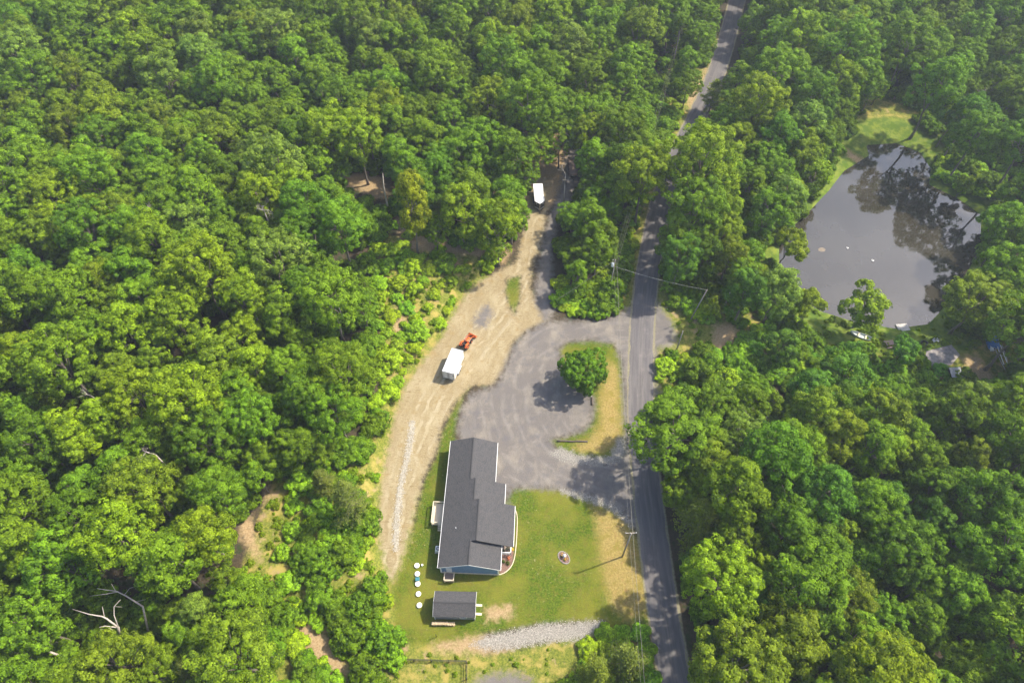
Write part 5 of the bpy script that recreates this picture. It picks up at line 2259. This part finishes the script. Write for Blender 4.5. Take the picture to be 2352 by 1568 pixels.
for q in placed:
    cadd(*q)
for it, (x, y) in enumerate(tries):
    u, v = PJ(x, y, 12.0)
    if not (-170 < u < 2520 and -170 < v < 1780):
        continue
    var = int(RNG.integers(12))
    cm, tm, R, h, zc = BROAD[var]
    s = float(RNG.uniform(.75, 1.22)) if it < 13000 else float(RNG.uniform(.5, .75))
    Rr = R * s
    cx, cy_ = int(x // 8), int(y // 8)
    ok = True
    for i in (-1, 0, 1):
        for j in (-1, 0, 1):
            for (a, b, r) in cell.get((cx + i, cy_ + j), ()):
                if (a - x) ** 2 + (b - y) ** 2 < ((r + Rr) * .64) ** 2:
                    ok = False
                    break
    if not ok:
        continue
    zt = qh(x, y)
    if not canopy_ok(x, y, zt + zc * s, Rr, zones):
        continue
    if not base_ok(x, y, .5) or not shade_ok(x, y, zc * s + .2 * Rr, Rr):
        continue
    cadd(x, y, Rr)
    cand.append((x, y, var, s, zt))

# hue by species patches
hue_names = ['bright green', 'mid green', 'deep green', 'yellow green', 'olive green', 'blue green', 'pale green']
trees = []
for (x, y, var, s, zt) in cand:
    u, v = PJ(x, y, zt + BROAD[var][4] * s)
    east = u > 1480
    w = [.30, .27, .12, .16, .09, .0, .06] if not east else [.16, .22, .18, .15, .10, .10, .09]
    hue = hue_names[int(RNG.choice(7, p=w))]
    d = y * CP + (CAM_H - 12) * SP
    vis = -20 < u < 2372 and -25 < v < 1600
    trees.append((d, x, y, var, s, zt, hue, u, v, vis))
trees.sort(key=lambda q: (not q[9], q[0] / (BROAD[q[3]][2] * q[4])))
NIND = 262
rest = []
size_word = lambda h: 'tall' if h > 18 else ('smaller' if h < 14.2 else 'mid sized')
for i, (d, x, y, var, s, zt, hue, u, v, vis) in enumerate(trees):
    if i < NIND and vis:
        pw = place_words(u, v)
        lb = f'{size_word(BROAD[var][3] * s)} {hue} tree {pw}'
        PENDING.append((plant_tree(BROAD, var, x, y, s, float(RNG.uniform(0, 6.28)), hue, lb, 'tree', f'woodland trees {pw}', 'broadleaf_tree', zt), lb, u))
    else:
        rest.append((x, y, zt, s, var))
print('trees', len(trees), 'rest', len(rest))


def scatter(name, label, rows, pairs, tint=(1, 1, 1)):
    """one object that stands for a mass nobody counts: every row (x, y, z, scale, variant) carries a copy of a mesh"""
    rows = np.array(rows, float)
    me = bpy.data.meshes.new(name)
    me.vertices.add(len(rows))
    me.vertices.foreach_set('co', rows[:, :3].astype(np.float32).ravel())
    for nm, arr in (('size', rows[:, 3]), ('turn', RNG.uniform(0, 6.28, len(rows)))):
        a = me.attributes.new(nm, 'FLOAT', 'POINT')
        a.data.foreach_set('value', arr.astype(np.float32))
    a = me.attributes.new('pick', 'INT', 'POINT')
    a.data.foreach_set('value', rows[:, 4].astype(np.int32))
    o = bpy.data.objects.new(name, me)
    COL.objects.link(o)
    o.color = (*tint, 1)
    tag(o, label, kind='stuff')
    ng = bpy.data.node_groups.new(name, 'GeometryNodeTree')
    ng.interface.new_socket('Geometry', in_out='INPUT', socket_type='NodeSocketGeometry')
    ng.interface.new_socket('Geometry', in_out='OUTPUT', socket_type='NodeSocketGeometry')
    gi = ng.nodes.new('NodeGroupInput')
    go = ng.nodes.new('NodeGroupOutput')

    def attr(nm, typ):
        n = ng.nodes.new('GeometryNodeInputNamedAttribute')
        n.data_type = typ
        n.inputs['Name'].default_value = nm
        return n.outputs['Attribute']
    join = ng.nodes.new('GeometryNodeJoinGeometry')
    sz, tn, pk = attr('size', 'FLOAT'), attr('turn', 'FLOAT'), attr('pick', 'INT')
    comb = ng.nodes.new('ShaderNodeCombineXYZ')
    ng.links.new(tn, comb.inputs['Z'])
    for k, pair in enumerate(pairs):
        cmp_ = ng.nodes.new('FunctionNodeCompare')
        cmp_.data_type = 'INT'
        cmp_.operation = 'EQUAL'
        ng.links.new(pk, cmp_.inputs[2])
        cmp_.inputs[3].default_value = k
        for ob in pair:
            oi = ng.nodes.new('GeometryNodeObjectInfo')
            oi.transform_space = 'ORIGINAL'
            oi.inputs['Object'].default_value = ob
            oi.inputs['As Instance'].default_value = True
            ip = ng.nodes.new('GeometryNodeInstanceOnPoints')
            ng.links.new(gi.outputs[0], ip.inputs['Points'])
            ng.links.new(cmp_.outputs[0], ip.inputs['Selection'])
            ng.links.new(oi.outputs['Geometry'], ip.inputs['Instance'])
            ng.links.new(comb.outputs[0], ip.inputs['Rotation'])
            ng.links.new(sz, ip.inputs['Scale'])
            ng.links.new(ip.outputs[0], join.inputs[0])
    ng.links.new(join.outputs[0], go.inputs[0])
    md = o.modifiers.new('scatter', 'NODES')
    md.node_group = ng
    return o


def sources(kind, name):
    out = []
    for var, (cm, tm, R, h, zc) in enumerate(kind):
        cr = next(o for o in COL.objects if o.type == 'MESH' and o.data is cm)
        tr = next(o for o in COL.objects if o.type == 'MESH' and o.data is tm)
        out.append((cr, tr))
    return out


if rest:
    scatter('distant_woods', 'dense mass of green broadleaf woodland farther off', rest, sources(BROAD, 'tree'))

# ---- bushes round the clearing, each on its own
BW = {'west': 'left of the dirt track', 'southwest': 'in the lower left thicket', 'pond': 'in the thicket below the pond',
      'verge': 'by the leaning pole', 'triangle': 'by the transformer pole', 'south': 'below the stone bed', 'corridor': 'under the overhead wires',
      'pondeast': 'on the pond northeast bank', 'gap': 'behind the track bend'}
SPACE = {'west': 3.25, 'southwest': 4.3, 'pond': 2.8, 'verge': 2.0, 'triangle': 2.3, 'south': 2.4, 'corridor': 3.2, 'pondeast': 2.2, 'gap': 6.0}
nb = 0
for zn, Z in SHRUBZ.items():
    P = poly(Z)
    lo, hi = P.min(0), P.max(0)
    got = []
    for q in RNG.uniform(lo, hi, (2500, 2)):
        x, y = q
        var = int(RNG.integers(6))
        s = float(RNG.uniform(.45, 1.15)) if zn in ('west', 'southwest') else float(RNG.uniform(.6, 1.15))
        R = BUSH[var][2] * s
        u, v = PJ(x, y, qh(x, y) + R * .6)
        if not inside(np.array([u]), np.array([v]), Z)[0]:
            continue
        if not base_ok(x, y, R * .55) and zn not in ('south',):
            continue
        if zn == 'south' and look(LUT_ROAD, x, y) < ROAD_W / 2 + R:
            continue
        if any((a - x) ** 2 + (b - y) ** 2 < (SPACE[zn] * .5 * (1 + (r + R) / 4)) ** 2 for a, b, r in got):
            continue
        if any((a - x) ** 2 + (b - y) ** 2 < 1.2 ** 2 for a, b, r in placed):
            continue
        got.append((x, y, R))
        hue = hue_names[int(RNG.choice(6, p=[.34, .16, .03, .39, .08, 0] if zn != 'pond' else [.15, .2, .15, .15, .1, .25]))]
        sw = 'large' if R > 2.1 else ('small' if R < 1.4 else 'mid sized')
        lb = f'{sw} {hue} bush {BW[zn]}'
        PENDING.append((plant_tree(BUSH, var, x, y, s, float(RNG.uniform(0, 6.28)), hue, lb, 'bush', f'bushes {BW[zn]}', 'bush', None, s * float(RNG.uniform(.55, 1.0))), lb, u))
        nb += 1
settle_labels()
print('bushes', nb)

# ---- undergrowth below the trees and low weeds on the rough ground
rows = []
for q in RNG.uniform([-150, 5], [170, 215], (9000, 2)):
    x, y = q
    u, v = PJ(x, y, qh(x, y))
    if not (-60 < u < 2420 and -40 < v < 1640) or not base_ok(x, y, 1.0):
        continue
    if any(inside(np.array([u]), np.array([v]), Z)[0] for Z in CLEAR[:5] + [SHRUBZ['gap'], SHRUBZ['west']]):
        continue
    if look(LUT_BARE, x, y) > -.5:
        continue
    rows.append((x, y, qh(x, y), float(RNG.uniform(.5, 1.3)), int(RNG.integers(6))))
scatter('undergrowth', 'low leafy undergrowth covering the woodland floor', rows, sources(BUSH, 'bush'), (.85, .9, .9))
rows = []
for P, n in ((WEEDS, 900), (VERGE, 260), (VERGE2, 420)):
    for x, y in pts_in(P, n, 9):
        if not base_ok(x, y, .3) or look(LUT_STONE, x, y) > -.5:
            continue
        if look(LUT_BARE, x, y) > -.4:
            continue
        sy = y < 27
        if sy and RNG.random() < .45:
            continue
        rows.append((x, y, qh(x, y) - .05, float(RNG.uniform(.06, .18) if sy and x > -20 and x < 22 else RNG.uniform(.12, .34)), int(RNG.integers(6))))
scatter('weeds', 'tufts of tall weeds on the rough ground round the clearing', rows, sources(BUSH, 'bush'), (1.25, 1.1, .9))

# ---- dead trees
SN = [snag_mesh('snag_wood', 20 + i, [12, 10, 7, 9][i], [.2, .17, .12, .15][i], [5, 5, 5, 5][i], [.55, .8, 1.1, .95][i]) for i in range(4)]
pole_snag = MB()
pole_snag.tube([(0, 0, -.3), (.1, 0, 4), (.05, .1, 8), (.4, .1, 11.5)], [.24, .2, .15, .05], 8)
pole_snag.tube([(.07, .05, 6.2), (-.5, 0, 7.0), (-.65, 0, 7.6)], [.1, .07, .03], 6)
SNAGS = [(0, 1032, 22, 10, 1.3, 'bare grey dead tree at the top edge of the woods'), (1, 30, 130, 12, 1.2, 'bare dead tree at the upper left edge'), (2, 598, 462, 15, .8, 'small bare dead crown among the western trees'),
         (2, 1712, 1000, 9, 1.35, 'fan of bare grey branches right of the overhanging road tree'), (3, 1722, 1040, 5, .8, 'tangle of bare dead twigs below the fan of grey branches'),
         (2, 1728, 1258, 9, .95, 'small starry dead crown in the lower eastern woods'), (3, 330, 490, 14, .8, 'thin bare dead crown in the middle of the western woods'), (3, 2260, 225, 10, .9, 'bare leaning dead tree northeast of the pond'),
         (2, 1690, 640, 8, .7, 'thin dead treetop near the leaning utility pole'), (3, 75, 1480, 10, .8, 'thin dead branch at the bottom left edge'),
         (2, 340, 1025, 14, .7, 'pale bare twigs poking out between two crowns of the lower western woods'), (3, 210, 905, 14, .6, 'pale bare twigs near the left edge of the western woods'),
         (3, 770, 680, 9, .6, 'bare forked twigs on the wood edge left of the bushes'), (2, 1735, 930, 7, .7, 'short bare twigs above the fan of grey branches'), (3, 1300, 395, 9, .7, 'bare twigs hanging over the flatbed trailer'),
         (3, 1660, 890, 6, .7, 'tangle of bare brown twigs at the road edge thicket')]
for var, u, v, zz, s, lab in SNAGS:
    p = G(u, v, zz)
    o = empty('dead_tree', (p.x, p.y, p.z - zz), rnd.uniform(0, 6), lab, 'dead tree')
    c = bpy.data.objects.new('branches', SN[var])
    COL.objects.link(c)
    c.parent = o
    hh = [12, 10, 7, 9][var]
    c.scale = (s, s, s)
    c.location = (0, 0, zz - hh * .55 * s)
    t = MB()
    t.tube([(0, 0, -.3), (0, 0, zz - hh * .55 * s)], [.22, [.2, .17, .12, .15][var] * s], 8)
    t.build('trunk', 'dead', o, True)
p = G(893, 492)
o = empty('dead_tree', p, 0, 'tall bare broken trunk standing at the dark opening in the woods', 'dead tree')
pole_snag.build('trunk', 'dead', o, True)


def limb(paths, label):
    """a standing dead tree given by limb lines: each point is (u, v, height above the ground)"""
    root = None
    first = G(paths[0][0][0], paths[0][0][1], paths[0][0][2])
    o = empty('dead_tree', (first.x, first.y, first.z - paths[0][0][2]), 0, label, 'dead tree')
    z0 = o.location.z
    for i, pts in enumerate(paths):
        W = []
        for (u, v, z, r) in pts:
            q = G0(u, v, z0 + z)
            W.append((Vector((q[0], q[1], z0 + z)) - o.location, r * .62))
        m = MB()
        m.tube([q for q, r in W], [r for q, r in W], 7)
        m.build('trunk' if i == 0 else 'limb', 'dead', o, True)
    return o


limb([[(276, 1465, 0.0, .30), (272, 1440, 9, .24)],
      [(272, 1440, 9, .22), (245, 1420, 10, .18), (235, 1415, 10.2, .15), (205, 1410, 10.6, .11), (166, 1398, 11, .05)], [(272, 1440, 9, .15), (240, 1437, 9.4, .12), (228, 1440, 9.5, .10)],
      [(272, 1440, 9, .16), (262, 1412, 10.2, .10), (262, 1392, 10.8, .08), (277, 1376, 11.4, .04)], [(240, 1417, 10.1, .09), (235, 1392, 10.6, .05)],
      [(262, 1392, 10.8, .06), (280, 1393, 11, .03)], [(262, 1448, 9, .12), (252, 1442, 9.3, .08), (230, 1445, 9.5, .05)]],
     'bleached dead limbs reaching out of the canopy at the bottom left, lower of two')
limb([[(345, 1470, 0.0, .26), (328, 1392, 9.0, .2)], [(328, 1392, 9, .19), (290, 1368, 10, .15), (268, 1357, 10.5, .12), (230, 1352, 11, .07), (222, 1350, 11.2, .04)],
      [(272, 1358, 10.4, .11), (240, 1364, 10.8, .07), (206, 1368, 11, .04)], [(285, 1366, 10.1, .09), (298, 1350, 10.8, .05), (316, 1345, 11, .03)], [(266, 1357, 10.5, .09), (256, 1340, 11, .04)],
      [(312, 1382, 9.4, .07), (335, 1375, 10, .03)]],
     'bleached dead limbs reaching out of the canopy at the bottom left, upper of two')

# ------------------------------------------------------------------ haze
def build_haze():
    m = bpy.data.materials.new('summer_haze')
    m.use_nodes = True
    t = m.node_tree
    t.nodes.clear()
    out = t.nodes.new('ShaderNodeOutputMaterial')
    pv = t.nodes.new('ShaderNodeVolumePrincipled')
    pv.inputs['Color'].default_value = (.80, .88, 1.0, 1)
    pv.inputs['Density'].default_value = HAZE
    pv.inputs['Anisotropy'].default_value = .2
    t.links.new(pv.outputs[0], out.inputs['Volume'])
    mb = MB()
    mb.box((-1700, -600, -5), (1700, 2700, CAM_H + 4))
    o = mb.build('haze', m)
    tag(o, 'thin bluish summer haze over the woods', kind='stuff')


HAZE = .00027
if HAZE:
    build_haze()
